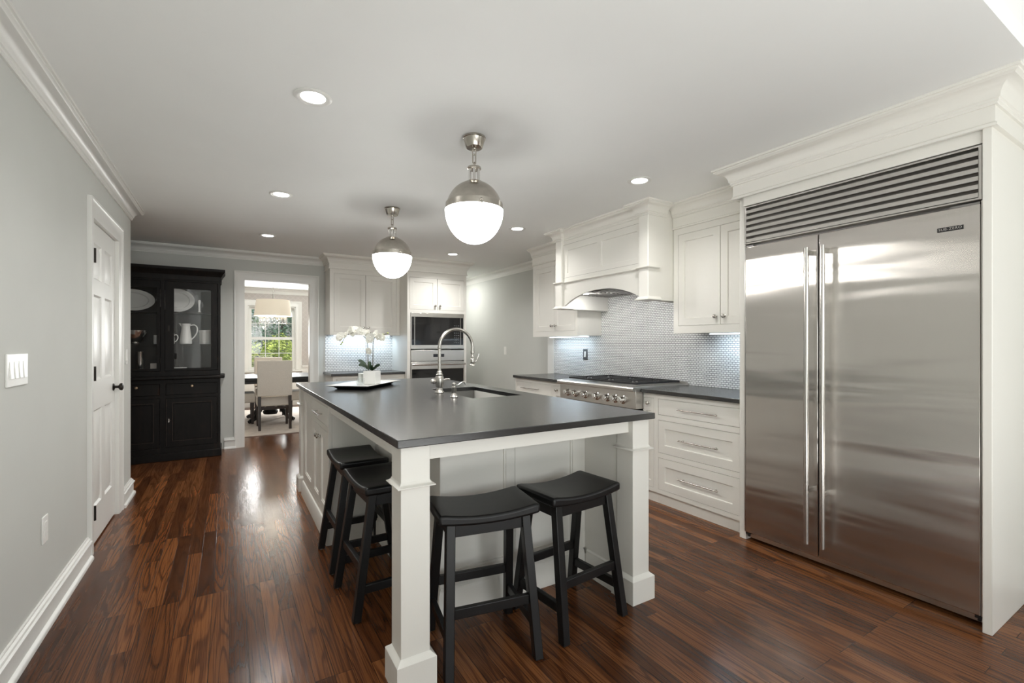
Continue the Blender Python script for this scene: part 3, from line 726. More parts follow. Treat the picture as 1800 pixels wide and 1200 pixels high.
# left recess side panel
MB().panel(FXn(bx0 + .0), by0 + .002, 3.158, .14, zt, .004, [(2.10, 2.58, .22, zt - .05), (2.64, 3.10, .22, zt - .05)], rec=.003, slope=.002).build('side_panel', 'cab', t)
# right wing
MB().box(1.712, 1.808, 1.78, by1, .0, zt).build('wing_panel', 'cab', t)
MB().sweep([(0, 0), (.014, 0), (.014, .115), (.008, .124), (.008, .132), (0, .140)], [(1.712, 2.01), (1.712, 1.785)], 1).build('base_moulding', 'cab', t)
# left end cabinet
ex = .545; fe = FXn(ex); ey0, ey1 = 3.16, 4.335
MB().box(ex + .021, bx0 - .0005, ey0, ey1, .0, zt).build('carcass', 'cab', t)
frame(fe, ey0, ey1, .12, zt, [(3.185, 3.812, .745, .872), (3.185, 3.812, .15, .712), (3.858, 4.29, .15, .872)], t)
dr = shaker(fe, 3.185, 3.812, .745, .872, 0, t, 'drawer', flat=True); pull(fe, 3.37, 3.62, .805, 0, dr)
for a0, a1, k in ((3.185, 3.497, 3.462), (3.4985, 3.812, 3.535)):
    dr = shaker(fe, a0, a1, .15, .712, 0, t, stile=.055); knob(fe, k, .645, 0, dr)
shaker(fe, 3.858, 4.29, .15, .872, 0, t, 'end_panel', stile=.055)
MB().sweep([(0, 0), (.018, 0), (.018, .100), (.008, .118), (0, .120)], [(ex, ey1), (ex, ey0), (bx0 - .02, ey0)], 1).build('base_moulding', 'cab', t)
# posts
def post(cx, cy, w=.112):
    h = w / 2; c = MB().box(cx - h, cx + h, cy - h, cy + h, 0, zt); o = c.build('column', 'cab', t, bevel=.002)
    sq = [(cx - h, cy - h), (cx + h, cy - h), (cx + h, cy + h), (cx - h, cy + h)]
    for nm, pr in (('plinth', [(.0005, 0), (.020, 0), (.020, .114), (.017, .118), (.006, .126), (.0005, .132)]), ('necking', [(.0005, .751), (.015, .753), (.017, .755), (.017, .758), (.008, .762), (.003, .767), (.0005, .774)])):
        mm = MB(); n = len(pr); vs = []
        for (x, y) in sq:
            for oo, z in pr: vs.append((x + (oo if x > cx else -oo), y + (oo if y > cy else -oo), z))
        mm.add(vs, [(i * n + j, i * n + j + 1, ((i + 1) % 4) * n + j + 1, ((i + 1) % 4) * n + j) for i in range(4) for j in range(n - 1)])
        mm.add([vs[i * n + j] for j in (0, n - 1) for i in range(4)], [])
        mm.build(nm, 'cab', o)
post(.591, 1.717); post(1.763, 1.717); post(.591, 4.50, .11); 
MB().box(.648, 1.706, 1.69, 1.712, .842, zt).build('apron', 'cab', t)
MB().box(.556, .578, 1.774, 3.159, .842, zt).build('apron', 'cab', t)
# countertop with the sink cut out
SX0, SX1, SY0, SY1 = 1.337, 1.716, 2.685, 3.425
o = MB().slab(FZ(IT), .515, 1.838, 1.636, 4.588, -.03, 0, holes=[(SX0, SX1, SY0, SY1)]).build('island_countertop', 'stone', bevel=.003)
tag(o, 'wide dark leathered granite countertop on the white island', 'countertop')
def basin(x0, x1, y0, y1, zb, zt, r=.025):
    m = MB(); vs = []; n = 6
    def ring(ins, z):
        pts = []
        for cx, cy, a in ((x0 + r, y0 + r, pi), (x1 - r, y0 + r, 1.5 * pi), (x1 - r, y1 - r, 0), (x0 + r, y1 - r, .5 * pi)):
            for k in range(n + 1): an = a + k / n * pi / 2; pts.append((cx + (r - ins) * cos(an), cy + (r - ins) * sin(an), z))
        return pts
    rings = [ring(-.015, zt), ring(0, zt), ring(0, zb + .02), ring(.006, zb + .006), ring(.02, zb), ring(.02, zb - .003), ring(-.004, zb - .003), ring(-.004, zt - .003), ring(-.015, zt - .003)]
    q = len(rings[0])
    for rg in rings: vs += rg
    fs = [(i * q + k, i * q + (k + 1) % q, (i + 1) * q + (k + 1) % q, (i + 1) * q + k) for i in range(len(rings) - 1) for k in range(q) if i != 4]
    fs += [tuple(4 * q + k for k in range(q)), tuple(5 * q + k for k in range(q))]
    return m.add(vs, fs, True)
t = thing('kitchen_sink', (1.526, 3.055, .69), 'undermount stainless sink sunk in the island countertop', 'sink')
basin(SX0 - .004, SX1 + .004, SY0 - .004, SY1 + .004, .70, IT - .0305).build('basin', 'sink', t, uv=True, sharp=30)
MB().lathe([(.0001, .7005), (.045, .7005), (.045, .703), (.030, .7025), (.0001, .7015)], (1.526, 3.055, 0), 'z', 28).build('drain', 'chrome', t)

# faucet
fx0, fy0 = 1.285, 3.115
t = thing('kitchen_faucet', (fx0, fy0, IT), 'tall gooseneck nickel faucet standing beside the island sink', 'faucet')
MB().lathe([(.0001, 0), (.032, 0), (.033, .004), (.030, .010), (.024, .016), (.022, .024), (.018, .032), (.018, .036), (.027, .044), (.031, .070), (.032, .090), (.029, .112), (.024, .120), (.026, .124), (.026, .130), (.020, .137), (.0185, .142), (.020, .146), (.0165, .152), (.0140, .158), (.0001, .16)], (fx0, fy0, IT), 'z', 36).build('base_body', 'nickel', t)
rs = .131; cz = IT + .325
pts = [(fx0, fy0, IT + .155), (fx0, fy0, IT + .24)] + [(fx0 + rs - rs * cos(a * pi / 20), fy0, cz + rs * sin(a * pi / 20)) for a in range(21)] + [(fx0 + 2 * rs, fy0, cz - .03)]
MB().tube(pts, .0118, 18).build('spout', 'nickel', t)
MB().lathe([(.0135, .0), (.0145, .004), (.0145, .010), (.0135, .014)], (fx0, fy0, IT + .315), 'z', 24, closed=False).build('collar', 'nickel', t)
sp = MB().lathe([(.0135, -.028), (.0145, -.032), (.0140, -.046), (.009, -.050), (.0095, -.060), (.012, -.064), (.012, -.076), (.009, -.080), (.0125, -.084), (.0165, -.092), (.017, -.118), (.014, -.124), (.020, -.130), (.0225, -.135), (.0225, -.139), (.0001, -.141)], (fx0 + 2 * rs, fy0, cz), 'z', 28).build('spray_head', 'nickel', t)
MB().tube([(fx0 + 2 * rs + .014, fy0, cz - .112), (fx0 + 2 * rs + .030, fy0, cz - .108), (fx0 + 2 * rs + .045, fy0, cz - .075), (fx0 + 2 * rs + .053, fy0, cz - .050)], [.004, .0045, .005, .0055], 12).build('trigger', 'chrome', sp)
MB().lathe([(.0001, 0), (.013, 0), (.017, -.010), (.019, -.022), (.014, -.032), (.0001, -.036)], (fx0 - .029, fy0, IT + .082), 'x', 20).build('handle_hub', 'nickel', t)
MB().tube([(fx0 + .028, fy0, IT + .088), (fx0 + .05, fy0 + .004, IT + .094), (fx0 + .085, fy0 + .01, IT + .092)], [.008, .0075, .005], 12).build('lever', 'nickel', t)
dx, dy = 1.256, 2.80
t = thing('soap_dispenser', (dx, dy, IT), 'short nickel soap pump standing in front of the faucet', 'soap dispenser')
MB().lathe([(.0001, 0), (.026, 0), (.027, .004), (.022, .010), (.019, .018), (.013, .026), (.0125, .030), (.015, .034), (.0145, .062), (.016, .066), (.012, .070), (.011, .076), (.014, .080), (.0145, .088), (.011, .094), (.0001, .097)], (dx, dy, IT), 'z', 28).build('pump_body', 'nickel', t)
MB().tube(smooth_path([(dx + .008, dy, IT + .076), (dx + .03, dy, IT + .079), (dx + .052, dy, IT + .092), (dx + .068, dy, IT + .097), (dx + .080, dy, IT + .09), (dx + .084, dy, IT + .078)]), .005, 12).build('spout', 'chrome', t)

# ------------------------------------------------------------------ stools
def make_stool(label):
    t = thing('bar_stool', (0, 0, 0), label, 'stool', 'black saddle seat stools at the island')
    w, dpt, zt = .215, .138, .598; n = 16; top, bot = [], []
    for i in range(n + 1):
        x = -w + 2 * w * i / n; k = (x / w) ** 2
        top.append((x, zt + .024 * k - .006 * max(0, abs(x / w) - .93) / .07)); bot.append((x, zt - .036 + .016 * k))
    MB().prism(top + bot[::-1], lambda a, b, nn: (a, nn, b), -dpt, dpt).build('seat', 'black', t, bevel=.011, seg=3)
    zl = .573
    def lp(sx, sy, z): k = 1 - z / zl; return Vector((sx * (.160 + .026 * k), sy * (.092 + .082 * k), z))
    for sx in (-1, 1):
        for sy in (-1, 1):
            h = .0185; p, q = lp(sx, sy, .004), lp(sx, sy, zl)
            cs = [(-h, -h), (h, -h), (h, h), (-h, h)]
            lg = MB().hexa([p + Vector((a, b, 0)) for a, b in cs], [q + Vector((a, b, 0)) for a, b in cs]).build('leg', 'black', t, bevel=.003)
            MB().lathe([(.0001, 0), (.010, 0), (.011, .0038), (.0001, .0038)], (p.x, p.y, 0), 'z', 12).build('foot_glide', 'plastic', lg)
    for sy in (-1, 1):
        p, q = lp(-1, sy, .54), lp(1, sy, .54); p.x += .0185; q.x -= .0185
        MB().box(p.x, q.x, p.y - .009, p.y + .009, .515, .565).build('apron', 'black', t, bevel=.002)
        p, q = lp(-1, sy, .235), lp(1, sy, .235)
        MB().box(p.x + .018, q.x - .018, p.y - .011, p.y + .011, .215, .255).build('stretcher', 'black', t, bevel=.003)
    for sx in (-1, 1):
        p, q = lp(sx, -1, .54), lp(sx, 1, .54)
        MB().box(p.x - .009, p.x + .009, p.y + .0185, q.y - .0185, .515, .565).build('apron', 'black', t, bevel=.002)
        p, q = lp(sx, -1, .14), lp(sx, 1, .14)
        MB().box(p.x - .011, p.x + .011, p.y + .018, q.y - .018, .12, .16).build('stretcher', 'black', t, bevel=.003)
    return t
st = make_stool('black saddle seat stool beside the white corner post closest to the camera')
SPOTS = [(.925, 1.775, R(-10), None), (1.392, 1.772, R(5), 'black saddle seat stool in front of the island by the refrigerator side post'),
         (.668, 2.40, R(92), 'black saddle seat stool on the aisle side, partly behind the corner post'), (.668, 2.935, R(90), 'black saddle seat stool on the aisle side beside the island drawer')]
for i, (x, y, a, lb) in enumerate(SPOTS):
    if i == 0: continue
    dup(st, (x, y, 0), a, lb)
st.location = (SPOTS[0][0], SPOTS[0][1], 0); st.rotation_euler = (0, 0, SPOTS[0][2])

# ------------------------------------------------------------------ tray, orchid, tumblers
ta = R(50)
t = thing('serving_tray', (.965, 3.915, IT), 'white rectangular tray with a dark underside on the island', 'tray'); ORG[t.name] = (0, 0, 0)
def trap(hw0, hd0, hw1, hd1, z0, z1, m):
    return m.hexa([(-hw0, -hd0, z0), (hw0, -hd0, z0), (hw0, hd0, z0), (-hw0, hd0, z0)], [(-hw1, -hd1, z1), (hw1, -hd1, z1), (hw1, hd1, z1), (-hw1, hd1, z1)])
trap(.245, .115, .265, .135, 0, .016, MB()).build('foot', 'black', t, bevel=.002)
m = MB()
def rr(hw, hd, z): return [(-hw, -hd, z), (hw, -hd, z), (hw, hd, z), (-hw, hd, z)]
rings = [rr(.270, .140, .0165), rr(.315, .172, .027), rr(.317, .174, .030), rr(.313, .170, .031), rr(.268, .138, .0215)]
vs = [p for r_ in rings for p in r_]
m.add(vs, [(i * 4 + k, i * 4 + (k + 1) % 4, (i + 1) * 4 + (k + 1) % 4, (i + 1) * 4 + k) for i in range(4) for k in range(4)] + [(0, 1, 2, 3), (16, 17, 18, 19)])
m.build('dish', 'china', t, bevel=.001); t.rotation_euler = (0, 0, ta)
PZ = IT + .0222
px, py = 1.005, 3.875
t = thing('potted_orchid', (px, py, PZ), 'white orchid in a square white pot on the island tray', 'potted plant'); ORG[t.name] = (0, 0, 0)
h = .052
m = MB(); rings = [[(-k, -k, z), (k, -k, z), (k, k, z), (-k, k, z)] for k, z in ((h - .003, 0), (h, .004), (h, .103), (h - .002, .106), (h - .007, .106), (h - .008, .088))]
vs = [p for r_ in rings for p in r_]
m.add(vs, [(i * 4 + k, i * 4 + (k + 1) % 4, (i + 1) * 4 + (k + 1) % 4, (i + 1) * 4 + k) for i in range(5) for k in range(4)] + [(0, 1, 2, 3), (20, 21, 22, 23)])
m.build('pot', 'white_emboss', t, bevel=.0015)
MB().box(-h + .009, h - .009, -h + .009, h - .009, .080, .094).build('moss', 'soil', t)
rt = Vector((cos(-.54548 - ta), sin(-.54548 - ta), 0)); fw = Vector((-rt.y, rt.x, 0))      # across / away, in the pot's own frame
def P3(u, v, dp=0): return rt * ((u - 651) / 213.) + fw * dp + Vector((0, 0, 1.28 + (605.35 - v) / 213. - PZ))
s1 = [P3(644, 650, .0), P3(644, 630, 0), P3(643.5, 610, .0), P3(642, 597, -.01), P3(636, 589, -.02), P3(628, 585, -.03), P3(618, 585.5, -.04), P3(609, 591, -.05), P3(602, 604, -.055)]
s2 = [P3(651, 648, .02), P3(651.5, 625, .02), P3(652, 603, .02), P3(655, 592, .02), P3(660, 588, .03), P3(667, 588, .04), P3(676, 585.5, .05)]
for s_ in (smooth_path(s1, 4), smooth_path(s2, 4)): MB().tube(s_, [.0036 - .0010 * k / len(s_) for k in range(len(s_))], 8).build('stem', 'stem', t)
MB().tube([P3(644, 596, 0), P3(646, 588, -.01), P3(650, 584, -.01)], .0022, 8).build('stem', 'stem', t)
MB().tube([P3(641.5, 652, -.01), P3(641, 600, -.01)], .0022, 6).tube([P3(640.5, 625.5, -.006), P3(653, 625.3, .014)], .0015, 6).build('stake', 'stem', t)
def leaf(p, q, w, lift):
    p, q = Vector(p), Vector(q); d = q - p; sd = (d.cross(Vector((0, 0, 1))).normalized() * .65 + Vector((0, 0, .75))).normalized(); n = 8; vs = []
    for i in range(n + 1):
        k = i / n; c = p + d * k + Vector((0, 0, lift * sin(k * pi * .8))); ww = w * (sin(pi * (k * .86 + .1)) ** .7)
        vs += [c - sd * ww + Vector((0, 0, .006)), c, c + sd * ww + Vector((0, 0, .006))]
    up = [v + Vector((0, 0, .0018)) for v in vs]; k0 = len(vs); fs = []
    for i in range(n):
        for j in range(2):
            a = i * 3 + j; fs += [(a, a + 3, a + 4, a + 1), (k0 + a, k0 + a + 1, k0 + a + 4, k0 + a + 3)]
        fs += [(i * 3, k0 + i * 3, k0 + i * 3 + 3, i * 3 + 3), (i * 3 + 2, i * 3 + 5, k0 + i * 3 + 5, k0 + i * 3 + 2)]
    fs += [(0, 1, k0 + 1, k0), (1, 2, k0 + 2, k0 + 1)]; e = n * 3; fs += [(e, k0 + e, k0 + e + 1, e + 1), (e + 1, k0 + e + 1, k0 + e + 2, e + 2)]
    return MB().add(vs + up, fs, True)
for a, b, w, l in ((P3(646, 650), P3(629, 637, -.03), .024, .02), (P3(646, 651), P3(633, 646, -.07), .024, .028), (P3(652, 651), P3(664, 644, .02), .020, .012), (P3(650, 651), P3(657, 646, -.06), .02, .012), (P3(649, 650), P3(640, 641, .06), .02, .02)):
    leaf(a, b, w, l).build('leaf', 'leaf', t)
def flower_mesh():
    m = MB()
    for k in range(5):
        a = pi / 2 + k * 2 * pi / 5; ln, wd = ((.029, .0135) if k in (0, 2, 3) else (.031, .021)); vs = []; n = 5
        for i in range(n + 1):
            r_ = .003 + ln * i / n; w_ = wd * sin(pi * (.12 + .80 * i / n)) ** .8
            for s_ in (-1, 0, 1): vs.append((r_ * cos(a) - s_ * w_ * sin(a), -.002 - .004 * (i / n) ** 2 + .002 * abs(s_) - (0 if k in (1, 4) else -.002), r_ * sin(a) + s_ * w_ * cos(a)))
        bk = [(x, y + .0012, z) for x, y, z in vs]; k0 = len(vs); fs = []
        for i in range(n):
            for j in range(2): b = i * 3 + j; fs += [(b, b + 1, b + 4, b + 3), (k0 + b, k0 + b + 3, k0 + b + 4, k0 + b + 1)]
            fs += [(i * 3, i * 3 + 3, k0 + i * 3 + 3, k0 + i * 3), (i * 3 + 2, k0 + i * 3 + 2, k0 + i * 3 + 5, i * 3 + 5)]
        e = n * 3; fs += [(e, e + 1, k0 + e + 1, k0 + e), (e + 1, e + 2, k0 + e + 2, k0 + e + 1)]
        m.add(vs + bk, fs, True)
    return m.sphere((0, -.006, -.004), .006, 10, 6, (1, 1.2, .9))
FL = [(601.5, 590, -.06), (599, 594.5, -.05), (610, 588.5, -.05), (617, 581, -.05), (620, 586, -.02), (626, 579.5, -.04), (633, 582, -.03), (639, 584, -.03), (644, 585.5, -.02), (651, 591.5, -.03), (649, 597.5, -.02), (658, 586, .0), (662, 592, .02), (668, 593.5, .03), (647, 617, -.01)]
proto = None
for i, (u, v, dp) in enumerate(FL):
    if proto is None: fo = proto = flower_mesh().build('flower', 'petal', t)
    else: fo = proto.copy(); COL.objects.link(fo)
    fo.parent = t; fo.location = P3(u, v, dp - .012); fo.rotation_euler = (random.uniform(-.4, .3), random.uniform(-.6, .6), -.54548 - ta + random.uniform(-.8, .8))
for u, v, dp in ((676, 585, .05), (668, 587.5, .035), (601, 605, -.055), (603, 602, -.05)):
    MB().sphere(P3(u, v, dp), .0075, 10, 8, (1.2, 1, .9)).build('bud', 'bud', t)
t.rotation_euler = (0, 0, ta)
def tumbler(x, y, r, hh, label, fill=None):
    g = thing('glass_tumbler', (x, y, PZ), label, 'glass', 'glasses on the island tray')
    MB().lathe([(.0001, .0005), (r * .92, .0005), (r, .004), (r, hh), (r - .002, hh), (r - .0025, .006), (.0001, .006)], (x, y, PZ), 'z', 28).build('bowl', 'clearglass', g)
    if fill: MB().lathe([(.0001, .007), (r - .004, .007), (r - .004, .007 + fill), (r - .007, .010 + fill), (.0001, .010 + fill)], (x, y, PZ), 'z', 24).build('candle', 'china', g)
    return g
tumbler(.895, 3.80, .030, .055, 'short clear glass tumbler on the tray in front of the white pot')
tumbler(.955, 4.005, .034, .092, 'taller glass with a white candle standing behind the short tumbler', .07)

# ------------------------------------------------------------------ pendants
def make_pendant(label):
    t = thing('pendant_light', (0, 0, CEIL), label, 'pendant lamp', 'globe pendants above the island'); ORG[t.name] = (0, 0, 0)
    MB().lathe([(.0001, 0), (.062, 0), (.064, -.004), (.064, -.010), (.060, -.013), (.047, -.058), (.043, -.062), (.012, -.064), (.010, -.070), (.0001, -.071)], (0, 0, 0), 'z', 40).build('canopy', 'pewter', t)
    def link(z0, z1, w, ax):
        pts = []
        for k in range(16):
            a = 2 * pi * k / 16; x, z = w * cos(a), (z0 + z1) / 2 + ((z1 - z0) / 2) * sin(a)
            pts.append((x, 0, z) if ax == 0 else (0, x, z))
        return MB().tube(pts, .0028, 8, closed=True)
    link(-.100, -.066, .011, 0).build('chain_link', 'pewter', t)
    m = MB().bar((-.009, 0, -.094), (-.009, 0, -.146), .005).bar((.009, 0, -.094), (.009, 0, -.146), .005).bar((-.0115, 0, -.096), (.0115, 0, -.096), .005).bar((-.0115, 0, -.144), (.0115, 0, -.144), .005); m.build('chain_link', 'pewter', t)
    link(-.172, -.140, .009, 1).build('chain_link', 'pewter', t)
    MB().lathe([(.0001, -.160), (.010, -.162), (.012, -.167), (.037, -.168), (.039, -.172), (.039, -.178), (.034, -.182), (.0001, -.183)], (0, 0, 0), 'z', 32).build('top_collar', 'pewter', t)
    for k in range(6):
        a = k * pi / 3; x, y = .028 * cos(a), .028 * sin(a); MB().cyl((x, y, -.242), (x, y, -.181), .0065, 12).sphere((x, y, -.246), .0085, 10, 6).build('neck_rod', 'chrome', t)
    r0 = .155; zc = -.405
    dome = [(.036, zc + .157), (.046, zc + .1545)] + [(r0 * cos(a), zc + .158 * sin(a)) for a in [R(x) for x in range(70, 11, -4)]] + [(r0, zc + .030), (r0, zc + .002), (r0 - .004, zc + .002)] + [((r0 - .004) * cos(a), zc + .154 * sin(a)) for a in [R(x) for x in range(12, 71, 6)]] + [(.036, zc + .150)]
    MB().lathe(dome, (0, 0, 0), 'z', 56, closed=True).build('dome', 'pewter', t)
    bd = MB().lathe([(r0 + .0005, zc - .004), (r0 + .004, zc - .004), (r0 + .004, zc + .031), (r0 + .0005, zc + .031)], (0, 0, 0), 'z', 56, closed=True).build('band', 'pewter', t)
    for k in range(3):
        a = .3 + k * 2 * pi / 3; x, y = (r0 + .004) * cos(a), (r0 + .004) * sin(a)
        MB().tube([(x, y, zc - .012), (x * 1.03, y * 1.03, zc - .012), (x * 1.03, y * 1.03, zc + .014), (x * .999, y * .999, zc + .016)], .005, 8).sphere((x * 1.02, y * 1.02, zc + .013), .008, 10, 6).build('thumb_screw', 'pewter', bd)
    gl = [(.0001, zc - .192)] + [(.162 * sin(a), zc - .005 - .187 * cos(a)) for a in [R(x) for x in range(6, 91, 6)]] + [(.152, zc + .001), (.0001, zc + .001)]
    MB().lathe(gl, (0, 0, 0), 'z', 56).build('glass_globe', 'globe', t)
    return t
pd_ = make_pendant('globe pendant over the near half of the island, larger in view')
dup(pd_, (1.188, 3.92, CEIL), R(20), 'globe pendant over the far end of the island, above the orchid')
pd_.location = (1.174, 2.342, CEIL)

# ------------------------------------------------------------------ back wall cabinets, ovens
YT = YB - .010
o = MB().box(1.112, 2.034, YT, YB - .0005, .916, 1.404).build('tile_backsplash', 'tile_x'); tag(o, 'white mosaic brick tile backsplash behind the orchid', 'backsplash')
o = MB().box(1.088, 2.034, 6.13, YT - .001, CT - .03, CT).build('countertop', 'stone', bevel=.003); tag(o, 'short dark granite countertop beside the oven tower', 'countertop')
t = thing('base_cabinet', (1.56, 6.4, 0), 'white base cabinet under the short counter beside the oven tower', 'cabinet')
fb = FYn(6.16)
MB().box(1.113, 2.033, 6.181, YT - .001, .0, .883).build('carcass', 'cab', t)
frame(fb, 1.113, 2.033, .085, .8835, [(1.155, 1.56, .73, .845), (1.60, 2.0, .73, .845), (1.155, 1.56, .12, .69), (1.60, 2.0, .12, .69)], t)
for a0, a1 in ((1.155, 1.56), (1.60, 2.0)):
    dr = shaker(fb, a0, a1, .73, .845, 0, t, 'drawer', flat=True); pull(fb, a0 + .1, a1 - .1, .79, 0, dr)
    dr = shaker(fb, a0, a1, .12, .69, 0, t); knob(fb, a1 - .03 if a0 < 1.2 else a0 + .03, .64, 0, dr)
MB().box(1.113, 2.033, 6.18, 6.195, 0, .0845).build('toe_kick', 'cab', t)
YU = 6.36
t = thing('upper_cabinet', (1.57, 6.5, 1.405), 'white double door upper cabinet above the orchid', 'cabinet'); fu = FYn(YU)
MB().box(1.113, 2.033, YU + .021, YB - .011, 1.411, CEIL - .001).build('carcass', 'cab', t)
frame(fu, 1.113, 2.033, 1.405, CEIL - .101, [(1.163, 1.566, 1.448, 2.207), (1.568, 1.985, 1.448, 2.207)], t)
for a0, a1, k in ((1.163, 1.566, 1.535), (1.568, 1.985, 1.60)):
    dr = shaker(fu, a0, a1, 1.448, 2.207, 0, t); knob(fu, k, 1.507, 0, dr)
ty = 6.05
path = [(1.113, YB - .002), (1.113, YU), (2.034, YU)]
fr = [(0, 2.262), (.016, 2.262), (.016, 2.274), (.010, 2.280), (.010, CEIL - .105), (0, CEIL - .105)]
cr = [(o_ + .010, z) if o_ > 0 else (0, z) for o_, z in crown(.105, .085)]
MB().sweep(fr, path, 1).build('frieze', 'cab', t); MB().sweep(cr, path, 1).build('crown', 'cab', t)
MB().box(1.2, 1.95, 6.56, 6.59, 1.397, 1.4045).build('light_strip', 'led', t)
light('under_cabinet_lamp', 'AREA', (1.57, 6.60, 1.39), (R(12), 0, 0), 2.2, BLUE, shape='RECTANGLE', size=.75, size_y=.05)
t = thing('oven_tower', (2.47, 6.4, 0), 'tall white cabinet tower holding the microwave and wall oven', 'cabinet'); fo_ = FYn(ty)
X0, X1 = 2.0355, 2.905
MB().box(X0, X0 + .02, ty + .0205, YB - .001, 0, CEIL - .001).box(X1 - .02, X1, ty + .0205, YB - .001, 0, CEIL - .001).box(X0 + .0205, X1 - .0205, ty + .5, YB - .001, 0, CEIL - .001).box(X0 + .0205, X1 - .0205, ty + .0205, ty + .499, 1.72, CEIL - .001).build('carcass', 'cab', t)
frame(fo_, X0, X1, .09, CEIL - .101, [(2.068, 2.462, 1.755, 2.188), (2.4635, 2.873, 1.755, 2.188), (2.08, 2.868, .47, 1.712), (2.08, 2.868, .13, .43)], t)
for a0, a1, k in ((2.068, 2.462, 2.428), (2.4635, 2.873, 2.497)):
    dr = shaker(fo_, a0, a1, 1.755, 2.188, 0, t, bead=0, rec=.009); knob(fo_, k, 1.81, 0, dr)
dr = shaker(fo_, 2.08, 2.868, .13, .43, 0, t, 'drawer', bead=0); pull(fo_, 2.3, 2.65, .28, 0, dr)
MB().box(X0, X1, ty + .021, ty + .03, 0, .089).build('toe_kick', 'cab', t)
path = [(X0, YU - .097), (X0, ty), (X1, ty), (X1, YB - .002)]
MB().sweep(fr, path, 1).build('frieze', 'cab', t); MB().sweep(cr, path, 1).build('crown', 'cab', t)
# microwave
t = thing('microwave_oven', (2.474, 6.2, 1.23), 'built-in microwave with black glass door in the tower', 'microwave')
MB().box(2.10, 2.85, ty + .021, ty + .45, 1.235, 1.700).build('body', 'steel_dark', t, uv=True)
MB().slab(fo_, 2.083, 2.866, 1.229, 1.709, -.019, .006, holes=[(2.095, 2.856, 1.272, 1.655)]).build('trim_kit', 'steel_flat', t, uv=True, bevel=.002)
MB().panel(FYn(ty + .020), 2.0955, 2.8555, 1.2725, 1.6545, .020, [(2.15, 2.70, 1.30, 1.63)], rec=.002, slope=.001).build('door', 'glassblack', t)
for x in (2.135, 2.812): MB().box(x, x + .006, ty - .004, ty - .0002, 1.2725, 1.6545).build('door_edge', 'steel_flat', t, uv=True)
m = MB()
for i in range(3):
    for j in range(8): m.box(2.715 + i * .03, 2.733 + i * .03, ty - .0012, ty - .0001, 1.30 + j * .034, 1.312 + j * .034)
m.build('keypad', 'gray_plate', t)
MB().box(2.083, 2.866, ty - .0105, ty - .0065, 1.222, 1.2285).build('vent_lip', 'steel_flat', t, uv=True); MB().box(2.083, 2.866, ty - .012, ty - .0065, 1.68, 1.695).build('vent_lip', 'steel_flat', t, uv=True)
# wall oven
t = thing('wall_oven', (2.474, 6.2, .48), 'stainless wall oven with bar handle below the microwave', 'oven')
MB().box(2.10, 2.85, ty + .021, ty + .49, .48, 1.20).build('body', 'steel_dark', t, uv=True)
MB().panel(FYn(ty + .019), 2.083, 2.866, 1.056, 1.205, .030).build('control_panel', 'steel_flat', t, uv=True, bevel=.003)
MB().panel(FYn(ty - .0112), 2.40, 2.56, 1.11, 1.15, .002).build('display', 'display', t)
dd = MB().slab(fo_, 2.083, 2.866, .48, 1.045, -.019, .018, holes=[(2.095, 2.854, .56, .945)]).build('door', 'steel_flat', t, uv=True, bevel=.003)
MB().box(2.0955, 2.8535, ty - .012, ty + .015, .5605, .9445).build('window', 'glassblack', dd)
hh = MB().tube([(2.085, ty - .062, 1.010), (2.864, ty - .062, 1.010)], .0135, 16).build('handle', 'handle', dd)
for x in (2.14, 2.81): MB().box(x - .009, x + .009, ty - .052, ty - .0185, 1.0, 1.02).build('bracket', 'handle', hh, bevel=.002)

# ------------------------------------------------------------------ black hutch and what it holds
hx0, hx1, hyb = -1.17, -.087, YB - .028
t = thing('china_hutch', (-.63, 6.52, 0), 'tall worn black china hutch with glass doors against the back wall', 'hutch')
hf = 6.345; fh = FYn(hf)
MB().box(hx0, hx1, hf + .021, hyb, .085, .895).build('base_body', 'hutch', t, bevel=.002)
hm = (-.60, -.635)
MB().slab(fh, hx0, hx1, .085, .895, -.02, 0, [(-1.12, -.645, .722, .850), (-.592, -.114, .722, .850), (-1.12, -.645, .150, .690), (-.592, -.114, .150, .690)]).build('base_frame', 'hutch', t, bevel=.001)
for a0, a1 in ((-1.12, -.645), (-.592, -.114)):
    g = lambda a, b, n: fh(a, b, n - .018)
    dw = MB().panel(g, a0 + .003, a1 - .003, .725, .847, .020).build('drawer', 'hutch', t, bevel=.002)
    c = (a0 + a1) / 2 if a0 > -.7 else -.845
    MB().lathe([(.0001, 0), (.007, 0), (.006, -.008), (.012, -.014), (.014, -.020), (.010, -.025), (.0001, -.026)], (c, hf - .002, .817), 'y', 16).build('knob', 'brass', dw)
    dd = MB().panel(g, a0 + .003, a1 - .003, .153, .687, .020, [(a0 + .06, a1 - .055, .215, .635)], rec=.010, bead=.006).build('door', 'hutch', t)
    m = MB(); e = .0012; q0, q1 = a0 + .06, a1 - .055
    for b in (.6355, .2145): m.box(q0, q1, hf - .0026, hf - .002, b - e, b + e)
    for a in (q0, q1): m.box(a - e, a + e, hf - .0026, hf - .002, .2145, .6355)
    m.box(a0 + .004, a0 + .006, hf - .0026, hf - .002, .16, .68)
    m.build('worn_edge', 'worn', dd)
    if a0 > -.7:
        MB().box(a0 + .022, a0 + .032, hf - .012, hf - .002, .425, .465).cyl((a0 + .027, hf - .01, .448), (a0 + .050, hf - .028, .446), .004, 8).build('latch', 'silver', dd)
        for z in (.25, .60): MB().cyl((a1 - .001, hf - .004, z - .02), (a1 - .001, hf - .004, z + .02), .005, 8).build('hinge', 'bronze', dd)
MB().box(hx0 - .012, hx1 + .012, hf - .012, hyb, 0, .0845).build('plinth', 'hutch', t, bevel=.005)
MB().box(hx0 - .045, hx1 + .045, hf - .045, hyb, .8955, .930).build('ledge', 'hutch', t, bevel=.010, seg=3)
